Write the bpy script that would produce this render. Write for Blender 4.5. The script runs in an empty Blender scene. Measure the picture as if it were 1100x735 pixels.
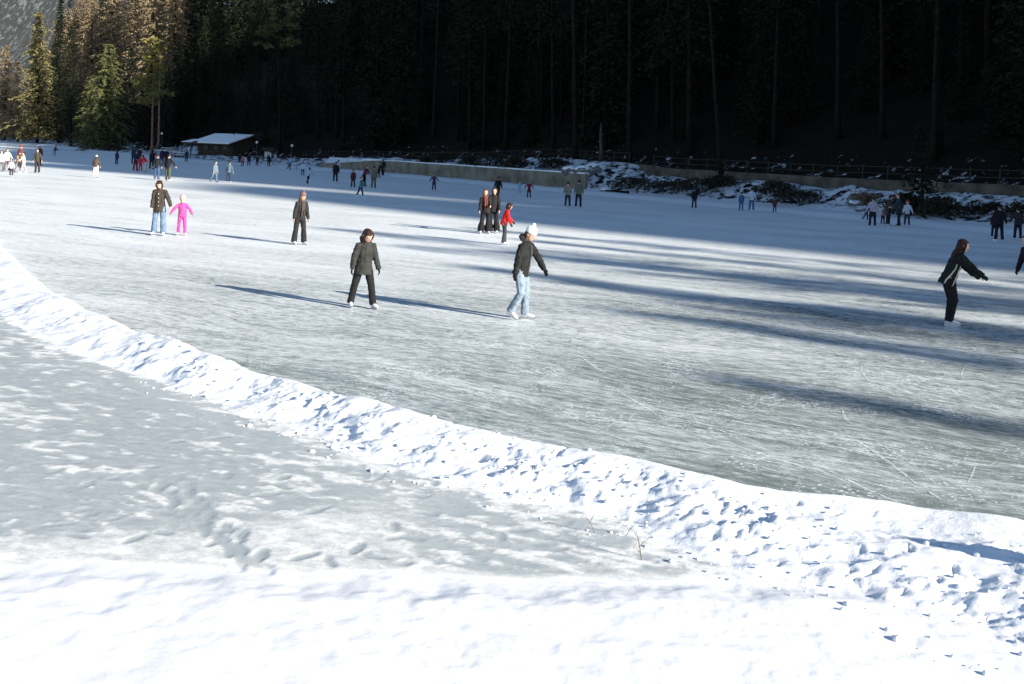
import bpy, math, random
import numpy as np
from mathutils import Vector, Matrix

# ------------------------------------------------------------------ camera, sky, sun, exposure
scene = bpy.context.scene
C = scene.collection
CAMH, FPX, HX, HY, ROLL = 3.1, 1150.0, 550.0, 165.0, math.radians(2.5)   # photo pixels, 1100 wide
cr, sr = math.cos(ROLL), math.sin(ROLL)
cam = bpy.data.cameras.new('camera')
cam.sensor_width = 36.0
cam.lens = 36.0 * FPX / 1100.0
cam.shift_y = -(367.5 - HY) / 1100.0
cam.clip_start, cam.clip_end = 0.1, 8000
camo = bpy.data.objects.new('camera', cam)
camo.matrix_world = Matrix(((cr, -sr, 0, 0), (0, 0, -1, 0), (sr, cr, 0, CAMH), (0, 0, 0, 1)))
C.objects.link(camo)
scene.camera = camo

SUN_EL, SUN_AZ = math.radians(19.5), math.radians(125.4)      # azimuth clockwise from +Y
sund = Vector((math.sin(SUN_AZ) * math.cos(SUN_EL), math.cos(SUN_AZ) * math.cos(SUN_EL), math.sin(SUN_EL)))
world = bpy.data.worlds.new('World')
scene.world = world
world.use_nodes = True
wn = world.node_tree.nodes
sky = wn.new('ShaderNodeTexSky')
sky.sky_type = 'NISHITA'
sky.sun_disc = False
sky.sun_elevation, sky.sun_rotation = SUN_EL, SUN_AZ
sky.altitude = 1200
sky.air_density, sky.dust_density, sky.ozone_density = 1.0, 0.3, 2.0
wn['Background'].inputs[1].default_value = 0.085
world.node_tree.links.new(sky.outputs[0], wn['Background'].inputs[0])
sl = bpy.data.lights.new('sun', 'SUN')
sl.energy, sl.angle, sl.color = 5.0, math.radians(0.53), (1.0, 0.93, 0.82)
so = bpy.data.objects.new('sun', sl)
so.rotation_euler = (-sund).to_track_quat('-Z', 'Y').to_euler()
so.location = (60, -40, 60)
C.objects.link(so)
scene.view_settings.view_transform = 'Standard'
scene.view_settings.look = 'None'
scene.view_settings.gamma = 1.0
scene.view_settings.exposure = 1.1

# ------------------------------------------------------------------ helpers
rng = random.Random(7)
nrg = np.random.default_rng(7)

def ray(px, py):
    a, b = (px - HX) / FPX, (HY - py) / FPX
    return Vector((a * cr - b * sr, 1.0, a * sr + b * cr))

def G(px, py, z=0.0):                       # photo pixel -> point on a level plane
    r = ray(px, py)
    k = (z - CAMH) / r.z
    return Vector((r.x * k, k, z))

def P(x, y, z):                             # world -> photo pixel
    a, c = x / y, (z - CAMH) / y
    return HX + FPX * (a * cr + c * sr), HY - FPX * (-a * sr + c * cr)

class MB:
    def __init__(s):
        s.v, s.f = [], []
    def add(s, verts, faces):
        o = len(s.v)
        s.v += [tuple(v) for v in verts]
        s.f += [tuple(i + o for i in f) for f in faces]
        return s
    def box(s, x0, x1, y0, y1, z0, z1, M=None):
        vs = [Vector((x, y, z)) for z in (z0, z1) for y in (y0, y1) for x in (x0, x1)]
        if M is not None:
            vs = [M @ v for v in vs]
        return s.add(vs, [(0, 2, 3, 1), (4, 5, 7, 6), (0, 1, 5, 4), (2, 6, 7, 3), (0, 4, 6, 2), (1, 3, 7, 5)])
    def rings(s, rings):                    # rings: list of equal-length vertex loops, capped
        n = len(rings[0])
        vs = [v for r in rings for v in r]
        fs = []
        for i in range(len(rings) - 1):
            for j in range(n):
                k = (j + 1) % n
                fs.append((i * n + j, i * n + k, (i + 1) * n + k, (i + 1) * n + j))
        fs.append(tuple(range(n - 1, -1, -1)))
        fs.append(tuple((len(rings) - 1) * n + j for j in range(n)))
        return s.add(vs, fs)
    def ellrings(s, specs, n=12):           # specs: (centre, side, fwd) with scaled side / fwd vectors
        rr = []
        for c, a, b in specs:
            rr.append([c + a * math.cos(2 * math.pi * j / n) + b * math.sin(2 * math.pi * j / n) for j in range(n)])
        return s.rings(rr)
    def tube(s, pts, rad, n=8):
        pts = [Vector(p) for p in pts]
        sp = []
        ref = None
        for i, p in enumerate(pts):
            d = (pts[min(i + 1, len(pts) - 1)] - pts[max(i - 1, 0)]).normalized()
            if ref is None:
                ref = Vector((0, 0, 1)) if abs(d.z) < .8 else Vector((1, 0, 0))
            a = d.cross(ref).normalized()
            b = a.cross(d).normalized()
            ref = b if abs(d.dot(b)) < .9 else ref
            r = rad[i] if isinstance(rad, (list, tuple)) else rad
            sp.append((p, a * r, b * r))
        return s.ellrings(sp, n)
    def ell(s, c, rx, ry, rz, n=10, m=6, M=None):
        c = Vector(c)
        sp = []
        X, Y, Z = (Vector((1, 0, 0)), Vector((0, 1, 0)), Vector((0, 0, 1))) if M is None else M
        for i in range(m + 1):
            t = math.pi * (0.04 + 0.92 * i / m)
            sp.append((c - Z * (rz * math.cos(t)), X * (rx * math.sin(t)), Y * (ry * math.sin(t))))
        return s.ellrings(sp, n)
    def mesh(s, name, mat=None, smooth=False):
        me = bpy.data.meshes.new(name)
        me.from_pydata(s.v, [], s.f)
        if smooth:
            me.polygons.foreach_set('use_smooth', [True] * len(me.polygons))
        if mat:
            me.materials.append(mat)
        return me
    def build(s, name, mat=None, parent=None, smooth=False):
        return link(name, s.mesh(name, mat, smooth), parent)

def link(name, data, parent=None, loc=None, rz=0.0):
    o = bpy.data.objects.new(name, data)
    C.objects.link(o)
    if parent is not None:
        o.parent = parent
    if loc is not None:
        o.location = loc
    if rz:
        o.rotation_euler = (0, 0, rz)
    return o

def tag(o, label=None, cat=None, group=None, kind=None):
    if label: o['label'] = label
    if cat: o['category'] = cat
    if group: o['group'] = group
    if kind: o['kind'] = kind
    return o

def empty(name, loc, rz=0.0):
    o = link(name, None, None, loc, rz)
    o.empty_display_size = .2
    return o

# vectorised gradient-free value noise
_perm = nrg.permutation(4096)
_val = nrg.random(4096)
def vnoise(x, y, seed=0):
    xi, yi = np.floor(x).astype(np.int64), np.floor(y).astype(np.int64)
    fx, fy = x - xi, y - yi
    fx, fy = fx * fx * fx * (fx * (fx * 6 - 15) + 10), fy * fy * fy * (fy * (fy * 6 - 15) + 10)
    def h(a, b):
        return _val[_perm[(_perm[(a + seed * 37) & 4095] + b) & 4095]]
    return (h(xi, yi) * (1 - fx) + h(xi + 1, yi) * fx) * (1 - fy) + (h(xi, yi + 1) * (1 - fx) + h(xi + 1, yi + 1) * fx) * fy
def fbm(x, y, oct=4, seed=0, gain=.5):
    x, y = np.asarray(x, float), np.asarray(y, float)
    s, a, t = 0, 1.0, 0
    for i in range(oct):
        s = s + a * vnoise(x * 2 ** i + 13.7 * i, y * 2 ** i + 7.1 * i, seed + i)
        t += a
        a *= gain
    return s / t
def sstep(x, a, b):
    t = np.clip((np.asarray(x, float) - a) / (b - a), 0, 1)
    return t * t * (3 - 2 * t)

# ------------------------------------------------------------------ materials
def mat_new(name):
    m = bpy.data.materials.new(name)
    m.use_nodes = True
    nt = m.node_tree
    return m, nt, nt.nodes['Principled BSDF']
def nd(nt, typ, **kw):
    n = nt.nodes.new(typ)
    for k, v in kw.items():
        if hasattr(n, k) and k not in n.inputs:
            setattr(n, k, v)
        else:
            n.inputs[k].default_value = v
    return n
def lk(nt, a, b): nt.links.new(a, b)
def ramp(nt, src, stops):
    r = nt.nodes.new('ShaderNodeValToRGB')
    e = r.color_ramp.elements
    while len(e) < len(stops): e.new(0.5)
    for i, (p, c) in enumerate(stops):
        e[i].position = p
        e[i].color = (c[0], c[1], c[2], 1) if not isinstance(c, (int, float)) else (c, c, c, 1)
    lk(nt, src, r.inputs[0])
    return r
def plain(name, col, rough=.8, var=.25, scale=6.0, spec=.3, bump=0.0, bscale=40, trans=None):
    m, nt, b = mat_new(name)
    tc = nd(nt, 'ShaderNodeTexCoord')
    n = nd(nt, 'ShaderNodeTexNoise', Scale=scale, Detail=5.0)
    lk(nt, tc.outputs['Object'], n.inputs['Vector'])
    lo = [max(0, c * (1 - var)) for c in col]
    hi = [min(1, c * (1 + var)) for c in col]
    r = ramp(nt, n.outputs['Fac'], [(.3, lo), (.7, hi)])
    lk(nt, r.outputs[0], b.inputs['Base Color'])
    b.inputs['Roughness'].default_value = rough
    b.inputs['Specular IOR Level'].default_value = spec
    if bump:
        n2 = nd(nt, 'ShaderNodeTexNoise', Scale=float(bscale), Detail=4.0)
        lk(nt, tc.outputs['Object'], n2.inputs['Vector'])
        bp = nd(nt, 'ShaderNodeBump', Strength=bump, Distance=.02)
        lk(nt, n2.outputs['Fac'], bp.inputs['Height'])
        lk(nt, bp.outputs[0], b.inputs['Normal'])
    return m

def snow_mat(name, col=(.86, .88, .9), bscale=14.0, bstr=.35):
    m, nt, b = mat_new(name)
    tc = nd(nt, 'ShaderNodeTexCoord')
    n = nd(nt, 'ShaderNodeTexNoise', Scale=bscale, Detail=8.0, Roughness=.65)
    lk(nt, tc.outputs['Object'], n.inputs['Vector'])
    n3 = nd(nt, 'ShaderNodeTexNoise', Scale=2.2, Detail=4.0)
    lk(nt, tc.outputs['Object'], n3.inputs['Vector'])
    r = ramp(nt, n3.outputs['Fac'], [(.3, [c * .93 for c in col]), (.65, col)])
    lk(nt, r.outputs[0], b.inputs['Base Color'])
    bp = nd(nt, 'ShaderNodeBump', Strength=bstr, Distance=.03)
    lk(nt, n.outputs['Fac'], bp.inputs['Height'])
    lk(nt, bp.outputs[0], b.inputs['Normal'])
    b.inputs['Roughness'].default_value = .75
    b.inputs['Specular IOR Level'].default_value = .25
    return m

# lake ice: smooth grey-green ice under skate frost, painted paler with distance to stand for grazing-angle sheen
def ice_mat():
    m, nt, b = mat_new('lake_ice')
    tc = nd(nt, 'ShaderNodeTexCoord')
    mp = nd(nt, 'ShaderNodeMapping')
    mp.inputs['Rotation'].default_value = (0, 0, math.radians(27))
    wp = nd(nt, 'ShaderNodeTexNoise', Scale=.16, Detail=2.0)
    lk(nt, tc.outputs['Object'], wp.inputs['Vector'])
    wa = nd(nt, 'ShaderNodeVectorMath', operation='MULTIPLY_ADD')
    lk(nt, wp.outputs['Color'], wa.inputs[0]); wa.inputs[1].default_value = (2.6, 2.6, 0); lk(nt, tc.outputs['Object'], wa.inputs[2])
    lk(nt, wa.outputs[0], mp.inputs['Vector'])
    def stretched(sx, sy, scale, det, rough=.6):
        k = nd(nt, 'ShaderNodeMapping')
        k.inputs['Scale'].default_value = (sx, sy, 1)
        lk(nt, mp.outputs[0], k.inputs['Vector'])
        n = nd(nt, 'ShaderNodeTexNoise', Scale=scale, Detail=det, Roughness=rough)
        lk(nt, k.outputs[0], n.inputs['Vector'])
        return n.outputs['Fac']
    broad = stretched(.25, 1, .35, 4.0)
    streak = stretched(.16, 1, 2.2, 7.0, .7)
    fine = stretched(.42, 1, 9.0, 6.0, .8)
    hair = stretched(.045, 1, 26.0, 4.0, .7)
    sep = nd(nt, 'ShaderNodeSeparateXYZ')
    lk(nt, mp.outputs[0], sep.inputs[0])
    def math_(op, a, bb, clamp=False):
        n = nd(nt, 'ShaderNodeMath', operation=op, use_clamp=clamp)
        for i, q in enumerate((a, bb)):
            if isinstance(q, (int, float)): n.inputs[i].default_value = q
            else: lk(nt, q, n.inputs[i])
        return n.outputs[0]
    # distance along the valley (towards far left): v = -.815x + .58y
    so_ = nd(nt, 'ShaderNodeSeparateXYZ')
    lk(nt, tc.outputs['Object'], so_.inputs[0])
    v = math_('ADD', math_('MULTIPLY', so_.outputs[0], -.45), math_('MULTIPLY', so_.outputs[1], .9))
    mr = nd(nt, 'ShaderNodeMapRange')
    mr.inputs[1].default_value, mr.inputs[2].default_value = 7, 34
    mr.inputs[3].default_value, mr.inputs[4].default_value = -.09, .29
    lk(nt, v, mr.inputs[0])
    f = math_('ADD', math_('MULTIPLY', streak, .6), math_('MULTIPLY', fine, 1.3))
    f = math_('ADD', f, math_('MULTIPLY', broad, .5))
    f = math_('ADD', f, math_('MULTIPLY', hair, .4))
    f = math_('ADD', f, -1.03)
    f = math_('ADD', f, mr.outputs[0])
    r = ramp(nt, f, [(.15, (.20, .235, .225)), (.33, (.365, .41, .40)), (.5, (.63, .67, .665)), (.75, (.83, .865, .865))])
    # crumbs of snow scattered by blades
    vo = nd(nt, 'ShaderNodeTexVoronoi', Scale=7.0, Randomness=1.0)
    lk(nt, tc.outputs['Object'], vo.inputs['Vector'])
    big = nd(nt, 'ShaderNodeTexNoise', Scale=.9, Detail=3.0)
    lk(nt, tc.outputs['Object'], big.inputs['Vector'])
    thr = math_('MULTIPLY', math_('SUBTRACT', big.outputs['Fac'], .38), .75)
    vo2 = nd(nt, 'ShaderNodeTexVoronoi', Scale=15.0, Randomness=1.0)
    lk(nt, tc.outputs['Object'], vo2.inputs['Vector'])
    crumb = math_('MAXIMUM', math_('LESS_THAN', vo.outputs['Distance'], thr), math_('LESS_THAN', vo2.outputs['Distance'], math_('MULTIPLY', thr, 1.6)))
    mx = nd(nt, 'ShaderNodeMix', data_type='RGBA')
    lk(nt, math_('MULTIPLY', crumb, .8), mx.inputs[0])
    lk(nt, r.outputs[0], mx.inputs[6])
    mx.inputs[7].default_value = (.85, .87, .88, 1)
    lk(nt, mx.outputs[2], b.inputs['Base Color'])
    rr = ramp(nt, f, [(.15, .16), (.5, .42), (.8, .65)])
    lk(nt, rr.outputs[0], b.inputs['Roughness'])
    b.inputs['Specular IOR Level'].default_value = .35
    bp = nd(nt, 'ShaderNodeBump', Strength=.25, Distance=.01)
    lk(nt, math_('ADD', fine, math_('MULTIPLY', crumb, .6)), bp.inputs['Height'])
    lk(nt, bp.outputs[0], b.inputs['Normal'])
    return m

# slush ice in front of the bank: vertex mask 'snow' blends grey refrozen ice with wind-blown snow
def slush_mat():
    m, nt, b = mat_new('slush_ice')
    tc = nd(nt, 'ShaderNodeTexCoord')
    at = nd(nt, 'ShaderNodeAttribute', attribute_name='snow')
    n = nd(nt, 'ShaderNodeTexNoise', Scale=34.0, Detail=6.0, Roughness=.75)
    lk(nt, tc.outputs['Object'], n.inputs['Vector'])
    ad = nd(nt, 'ShaderNodeMath', operation='MULTIPLY_ADD')
    mp = nd(nt, 'ShaderNodeMapping')
    mp.inputs['Rotation'].default_value = (0, 0, math.radians(24)); mp.inputs['Scale'].default_value = (.55, 1, 1)
    lk(nt, tc.outputs['Object'], mp.inputs['Vector'])
    n2 = nd(nt, 'ShaderNodeTexNoise', Scale=10.0, Detail=5.0, Roughness=.65)
    lk(nt, mp.outputs[0], n2.inputs['Vector'])
    a0 = nd(nt, 'ShaderNodeMath', operation='MULTIPLY_ADD')
    lk(nt, n2.outputs['Fac'], a0.inputs[0]); a0.inputs[1].default_value = .75; lk(nt, at.outputs['Fac'], a0.inputs[2])
    a1 = nd(nt, 'ShaderNodeMath', operation='ADD')
    lk(nt, a0.outputs[0], a1.inputs[0]); a1.inputs[1].default_value = -.47
    lk(nt, n.outputs['Fac'], ad.inputs[0]); ad.inputs[1].default_value = .85; lk(nt, a1.outputs[0], ad.inputs[2])
    r = ramp(nt, ad.outputs[0], [(.2, (.36, .405, .42)), (.5, (.47, .505, .51)), (.8, (.66, .675, .66)), (1.2, (.84, .855, .84))])
    lk(nt, r.outputs[0], b.inputs['Base Color'])
    rr = ramp(nt, ad.outputs[0], [(.3, .28), (.8, .75)])
    lk(nt, rr.outputs[0], b.inputs['Roughness'])
    b.inputs['Specular IOR Level'].default_value = .25
    bp = nd(nt, 'ShaderNodeBump', Strength=.3, Distance=.012)
    lk(nt, n.outputs['Fac'], bp.inputs['Height'])
    lk(nt, bp.outputs[0], b.inputs['Normal'])
    return m

# forest floor with lying snow (vertex mask 'snow')
def floor_mat(name, earth, snowc=(.8, .83, .86), nscale=1.3):
    m, nt, b = mat_new(name)
    tc = nd(nt, 'ShaderNodeTexCoord')
    at = nd(nt, 'ShaderNodeAttribute', attribute_name='snow')
    n = nd(nt, 'ShaderNodeTexNoise', Scale=nscale, Detail=7.0, Roughness=.65)
    lk(nt, tc.outputs['Object'], n.inputs['Vector'])
    ad = nd(nt, 'ShaderNodeMath', operation='ADD')
    lk(nt, n.outputs['Fac'], ad.inputs[0]); lk(nt, at.outputs['Fac'], ad.inputs[1])
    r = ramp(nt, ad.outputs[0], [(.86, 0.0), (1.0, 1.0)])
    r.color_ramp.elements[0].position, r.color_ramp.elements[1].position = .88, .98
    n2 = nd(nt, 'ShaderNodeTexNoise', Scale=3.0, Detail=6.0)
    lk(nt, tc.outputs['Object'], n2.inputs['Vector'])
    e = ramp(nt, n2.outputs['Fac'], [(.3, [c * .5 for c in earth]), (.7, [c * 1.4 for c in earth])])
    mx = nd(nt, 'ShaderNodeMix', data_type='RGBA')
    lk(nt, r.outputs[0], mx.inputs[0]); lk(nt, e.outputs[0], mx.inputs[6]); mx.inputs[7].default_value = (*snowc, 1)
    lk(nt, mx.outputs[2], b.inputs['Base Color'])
    b.inputs['Roughness'].default_value = .9
    b.inputs['Specular IOR Level'].default_value = .1
    return m

def leaf_mat(name, c0, c1, scale=.6):
    m, nt, b = mat_new(name)
    ge = nd(nt, 'ShaderNodeNewGeometry')
    tc = nd(nt, 'ShaderNodeTexCoord')
    n = nd(nt, 'ShaderNodeTexNoise', Scale=scale, Detail=4.0)
    lk(nt, tc.outputs['Object'], n.inputs['Vector'])
    ad = nd(nt, 'ShaderNodeMath', operation='MULTIPLY_ADD')
    lk(nt, ge.outputs['Random Per Island'], ad.inputs[0]); ad.inputs[1].default_value = .35; lk(nt, n.outputs['Fac'], ad.inputs[2])
    r = ramp(nt, ad.outputs[0], [(.35, c0), (1.0, c1)])
    lk(nt, r.outputs[0], b.inputs['Base Color'])
    b.inputs['Roughness'].default_value = .7
    b.inputs['Specular IOR Level'].default_value = .15
    return m

MI = ice_mat()
M_SNOW = snow_mat('packed_snow')
M_SHORE = snow_mat('shore_snow', (.9, .91, .92), bscale=26.0, bstr=.16)
M_SLUSH = slush_mat()
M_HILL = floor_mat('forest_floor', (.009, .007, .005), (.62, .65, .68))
M_BARK = plain('bark', (.014, .011, .009), .95, .5, 3.0, .1, .6, 14)  # shade of the wood is put into this bark colour
M_PBARK = plain('pine_bark', (.21, .12, .075), .95, .45, 3.0, .1, .6, 14)
M_GREY = plain('grey_dead_wood', (.16, .14, .12), .9, .4, 4.0, .1, .5, 14)
M_SNAG = plain('snag_wood', (.06, .055, .048), .9, .4, 4.0, .1, .5, 14)
M_SPRUCE_SHADE = leaf_mat('shaded_spruce_needles', (.005, .009, .0045), (.016, .022, .009))  # needle colour with the forest shade painted in
M_SPRUCE_SUN = leaf_mat('sunny_spruce_needles', (.055, .064, .023), (.145, .145, .058))  # sunlit copy of the spruce needles, made lighter in colour
M_PINE = leaf_mat('pine_needles', (.11, .12, .03), (.28, .25, .07))
M_LARCH = leaf_mat('larch_twigs', (.14, .105, .062), (.32, .245, .15))
M_OLIVE = leaf_mat('olive_spruce_needles', (.10, .092, .038), (.26, .22, .10))
M_BUSH = leaf_mat('bush_twigs', (.02, .02, .014), (.055, .05, .03), 2.0)
M_DRY = leaf_mat('dry_grass', (.12, .09, .05), (.28, .22, .13), 2.0)
M_WALL = plain('tan_masonry', (.195, .17, .128), .9, .4, .9, .2, .6, 6)
M_PATHWALL = plain('earthy_masonry', (.10, .087, .068), .95, .45, 1.0, .15, .6, 6)
M_WOOD = plain('weathered_wood', (.045, .038, .031), .9, .35, 5.0, .15, .4, 20)
M_DARKWOOD = plain('dark_stained_wood', (.05, .035, .025), .85, .4, 4.0, .2, .4, 20)
M_STEEL = plain('blade_steel', (.55, .55, .56), .3, .1, 5, .5)
M_STEEL.node_tree.nodes['Principled BSDF'].inputs['Metallic'].default_value = .9
M_GLOBE = plain('lamp_glass', (.75, .74, .7), .3, .05, 4, .5)
M_POST = plain('post_paint', (.06, .065, .06), .6, .2, 4, .3)
M_WHITEBOARD = plain('notice_paper', (.62, .6, .55), .8, .25, 7, .2)
M_ROCK = plain('boulder_rock', (.17, .16, .15), .9, .4, 1.5, .2, .6, 5)
M_FLOE = snow_mat('soft_snow', bscale=5.0)

# ------------------------------------------------------------------ the lake
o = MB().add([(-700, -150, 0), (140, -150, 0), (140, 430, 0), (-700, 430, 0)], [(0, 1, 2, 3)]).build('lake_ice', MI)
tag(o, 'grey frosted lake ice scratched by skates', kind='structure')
g = MB().add([(-6000, -6000, -1.5), (6000, -6000, -1.5), (6000, 6000, -1.5), (-6000, 6000, -1.5)], [(0, 1, 2, 3)]).build('ground', M_FLOE)
tag(g, 'snow covered valley floor', kind='structure')

# ---- far shore: shoreline spline, land on its right-hand side
ctrl = [(150, -110), (128, -62), (104, -24), (84, 2), (60, 22), (41, 38.5), (26, 56), (14, 76), (1.5, 95), (-12, 116), (-24, 133), (-36, 142),
        (-49, 154), (-62, 175), (-82, 206), (-105, 245), (-135, 290), (-168, 322), (-215, 345), (-300, 362), (-420, 370), (-560, 372)]
def spline(ctrl, step=1.5):
    pts = []
    c = [Vector((a, b, 0)) for a, b in ctrl]
    for i in range(1, len(c) - 2):
        p0, p1, p2, p3 = c[i - 1:i + 3]
        for k in range(40):
            t = k / 40
            pts.append(.5 * (2 * p1 + (p2 - p0) * t + (2 * p0 - 5 * p1 + 4 * p2 - p3) * t * t + (3 * p1 - p0 - 3 * p2 + p3) * t ** 3))
    a = np.array([(p.x, p.y) for p in pts])
    L = np.concatenate([[0], np.cumsum(np.hypot(*np.diff(a, axis=0).T))])
    s = np.arange(0, L[-1], step)
    return s, np.stack([np.interp(s, L, a[:, 0]), np.interp(s, L, a[:, 1])], 1)
SS, SP = spline(ctrl)
tng = np.gradient(SP, axis=0)
tng /= np.hypot(tng[:, 0], tng[:, 1])[:, None]
k_ = np.ones(9) / 9
tng = np.stack([np.convolve(np.pad(tng[:, i], 4, mode='edge'), k_, 'valid') for i in (0, 1)], 1)
tng /= np.hypot(tng[:, 0], tng[:, 1])[:, None]
NRM = np.stack([tng[:, 1], -tng[:, 0]], 1)
NS = len(SS)
pxs = np.array([P(x, y, 0.5)[0] if y > 8 and x / y < 1.2 else 2000 for x, y in SP])   # photo column of each shore sample
def s_at(px, d=0.0):                         # shore arclength whose point at inland distance d shows in column px
    best, bs = 1e9, 0
    for i in range(NS):
        x, y = SP[i] + NRM[i] * d
        if y < 8 or x / y > 1.3: continue
        e = abs(P(x, y, 1.5)[0] - px)
        if e < best: best, bs = e, SS[i]
    return bs
def sp_(s, d):
    x = np.interp(s, SS, SP[:, 0]) + np.interp(s, SS, NRM[:, 0]) * d
    y = np.interp(s, SS, SP[:, 1]) + np.interp(s, SS, NRM[:, 1]) * d
    return x, y
S_R, S_W1, S_W0, S_L = s_at(1100), s_at(606), s_at(325), s_at(60)
# height of the footpath along the shore
pth_s = [0, S_R, s_at(800), s_at(640), s_at(590), s_at(510), s_at(430), s_at(370), s_at(320), s_at(240), s_at(100), SS[-1]]
pth_h = [2.6, 2.55, 2.35, 2.4, 2.7, 2.8, 2.1, 1.8, 1.5, .9, .5, .5]
slope_s = [0, S_R, s_at(500), s_at(300), s_at(120), s_at(30), s_at(2) + 45, s_at(2) + 110, SS[-1]]
slope_v = [.85, .82, .75, .72, .72, .7, .55, .1, .03]
def land(s, d):
    s, d = np.asarray(s, float), np.asarray(d, float)
    ph = np.interp(s, pth_s, pth_h)
    wall = ((s > S_W1) & (s < S_W0)).astype(float)
    rwall = 1 - sstep(s, S_W1 - 1, S_W1)
    x, y = sp_(s, d)
    strip = .28 * sstep(d, -.2, .8) - .35 * (1 - sstep(d, -1.5, .0))
    low = strip + (np.minimum(ph - .75, 1.7) - .28) * sstep(d, 2.0, 7.5) * rwall + (ph - .28) * sstep(d, 2.0, 9) * (1 - rwall) * (1 - wall)
    low = low + wall * (1.35 * sstep(d, 2.58, 2.66) + (ph - 1.63) * sstep(d, 3.2, 8.2))
    low = low + rwall * (ph - np.minimum(ph - .75, 1.7)) * sstep(d, 8.28, 8.36)
    sl = np.interp(s, slope_s, slope_v)
    up = sl * np.clip(d - 11.5, 0, None)
    up = 82 * (1 - np.exp(-up / 82.)) * np.where(up > 0, 1, 0) if False else 80 * np.tanh(up / 80.)
    n1 = (fbm(x * .12, y * .12, 4, 3) - .5)
    n2 = (fbm(x * .6, y * .6, 3, 9) - .5)
    bump = n1 * np.clip((d - 12) * .08, 0, 3.0) + n2 * (.9 * sstep(d, 2.9, 4.5) * (1 - sstep(d, 7.5, 8.1)) + .7 * sstep(d, 11.6, 15) + .12)
    bump = bump * sstep(d, -.3, .8)
    return low + up + bump
dd = np.concatenate([[-3, -1.5, -.5, 0], np.arange(.3, 2.5, .35), [2.5, 2.58, 2.66, 2.8], np.arange(3.2, 8.2, .55), [8.2, 8.28, 8.36, 8.5],
                     np.arange(9, 12.2, .7), np.arange(13, 30, 1.7), np.arange(31, 80, 4), np.arange(84, 240, 13)])
si = np.arange(0, NS)
S2, D2 = np.meshgrid(SS[si], dd, indexing='ij')
X2, Y2 = sp_(S2, D2)
Z2 = land(S2, D2)
vs = np.stack([X2, Y2, Z2], -1).reshape(-1, 3)
nd_ = len(dd)
idx = np.arange(len(si) * nd_).reshape(len(si), nd_)
fs = np.stack([idx[:-1, :-1], idx[:-1, 1:], idx[1:, 1:], idx[1:, :-1]], -1).reshape(-1, 4)
me = bpy.data.meshes.new('hillside')
me.from_pydata(vs.tolist(), [], fs[:, ::-1].tolist())
me.polygons.foreach_set('use_smooth', [True] * len(me.polygons))
leftness = sstep(S2, s_at(260), s_at(120))
snowm = .75 * (1 - sstep(D2, 2.2, 3.2)) + .45 * sstep(D2, 2.2, 3.2) * (1 - sstep(D2, 8.2, 8.5)) + (.30 + .2 * leftness * (1 - sstep(D2, 12, 15))) * sstep(D2, 8.2, 8.5)
snowm = snowm - .16 * sstep(D2, 12, 16)
at_ = me.attributes.new('snow', 'FLOAT', 'POINT')
at_.data.foreach_set('value', snowm.reshape(-1).astype(np.float32))
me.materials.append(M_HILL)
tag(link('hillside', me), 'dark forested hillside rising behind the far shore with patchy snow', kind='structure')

# near shore the camera stands on (mostly outside the frame)
nv, nf = [], []
xs = [-120, -60, -20, -9, 9, 30, 46, 60, 84, 140]
edge = [-20, -8, 2.0, 2.6, 2.6, 2, 12, 18, -10, -70]
for i, (x, e) in enumerate(zip(xs, edge)):
    for j, (off, z) in enumerate(((.0, -.05), (-1.5, .3), (-6, .6), (-30, 3), (-160, 30))):
        nv.append((x, e + off, z))
for i in range(len(xs) - 1):
    for j in range(4):
        a = i * 5 + j
        nf.append((a, a + 1, a + 6, a + 5))
o = MB().add(nv, nf).build('near_shore', M_FLOE, smooth=True)
tag(o, 'snow covered near shore', kind='structure')

# ---- far mountain seen at top left, its shaded valley side
mx_, my_ = np.meshgrid(np.linspace(-1500, 500, 120), np.linspace(700, 2200, 90), indexing='ij')
prof = 950 * sstep(mx_ + 0.2 * (my_ - 700), -720, 260)
mz = -20 + prof + 90 * (fbm(mx_ / 160, my_ / 160, 5, 21) - .5) * sstep(prof, 5, 120)
idx = np.arange(mz.size).reshape(mz.shape)
fs = np.stack([idx[:-1, :-1], idx[1:, :-1], idx[1:, 1:], idx[:-1, 1:]], -1).reshape(-1, 4)
me = bpy.data.meshes.new('mountain')
me.from_pydata(np.stack([mx_, my_, mz], -1).reshape(-1, 3).tolist(), [], fs.tolist())
at_ = me.attributes.new('snow', 'FLOAT', 'POINT')
at_.data.foreach_set('value', np.full(mz.size, .36, np.float32))
me.materials.append(floor_mat('frosted_mountain_forest', (.04, .044, .046), (.12, .135, .145), .13))
tag(link('mountain', me), 'distant blue grey mountain side with frosted forest', kind='structure')

# ---- ridge added outside the frame, its crest shaped to shade the far lake
def uv(u, v): return .58 * u - .815 * v, .815 * u + .58 * v
ru, rv = np.meshgrid(np.linspace(-60, 760, 420), np.linspace(-820, -215, 50), indexing='ij')
crest = np.interp(ru, [-60, 10, 30, 35, 37, 40, 42, 44, 48, 51.6, 52.6, 53.3, 54.3, 56, 60, 62, 64, 66, 100, 114, 160, 400, 760], [30, 50, 92, 112, 124, 133, 138, 141, 143, 145, 129, 129, 160, 165, 167, 157, 157, 169, 184, 193, 215, 245, 245])
rz_ = crest * np.exp(-((rv + 350) / 120.) ** 2) + 7 * (fbm(ru / 9, rv / 9, 4, 31) - .5) * sstep(crest, 20, 100)
rx_, ry_ = uv(ru, rv)
idx = np.arange(rz_.size).reshape(rz_.shape)
fs = np.stack([idx[:-1, :-1], idx[1:, :-1], idx[1:, 1:], idx[:-1, 1:]], -1).reshape(-1, 4)
me = bpy.data.meshes.new('ridge')
me.from_pydata(np.stack([rx_, ry_, rz_ - 1], -1).reshape(-1, 3).tolist(), [], fs[:, ::-1].tolist())
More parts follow.
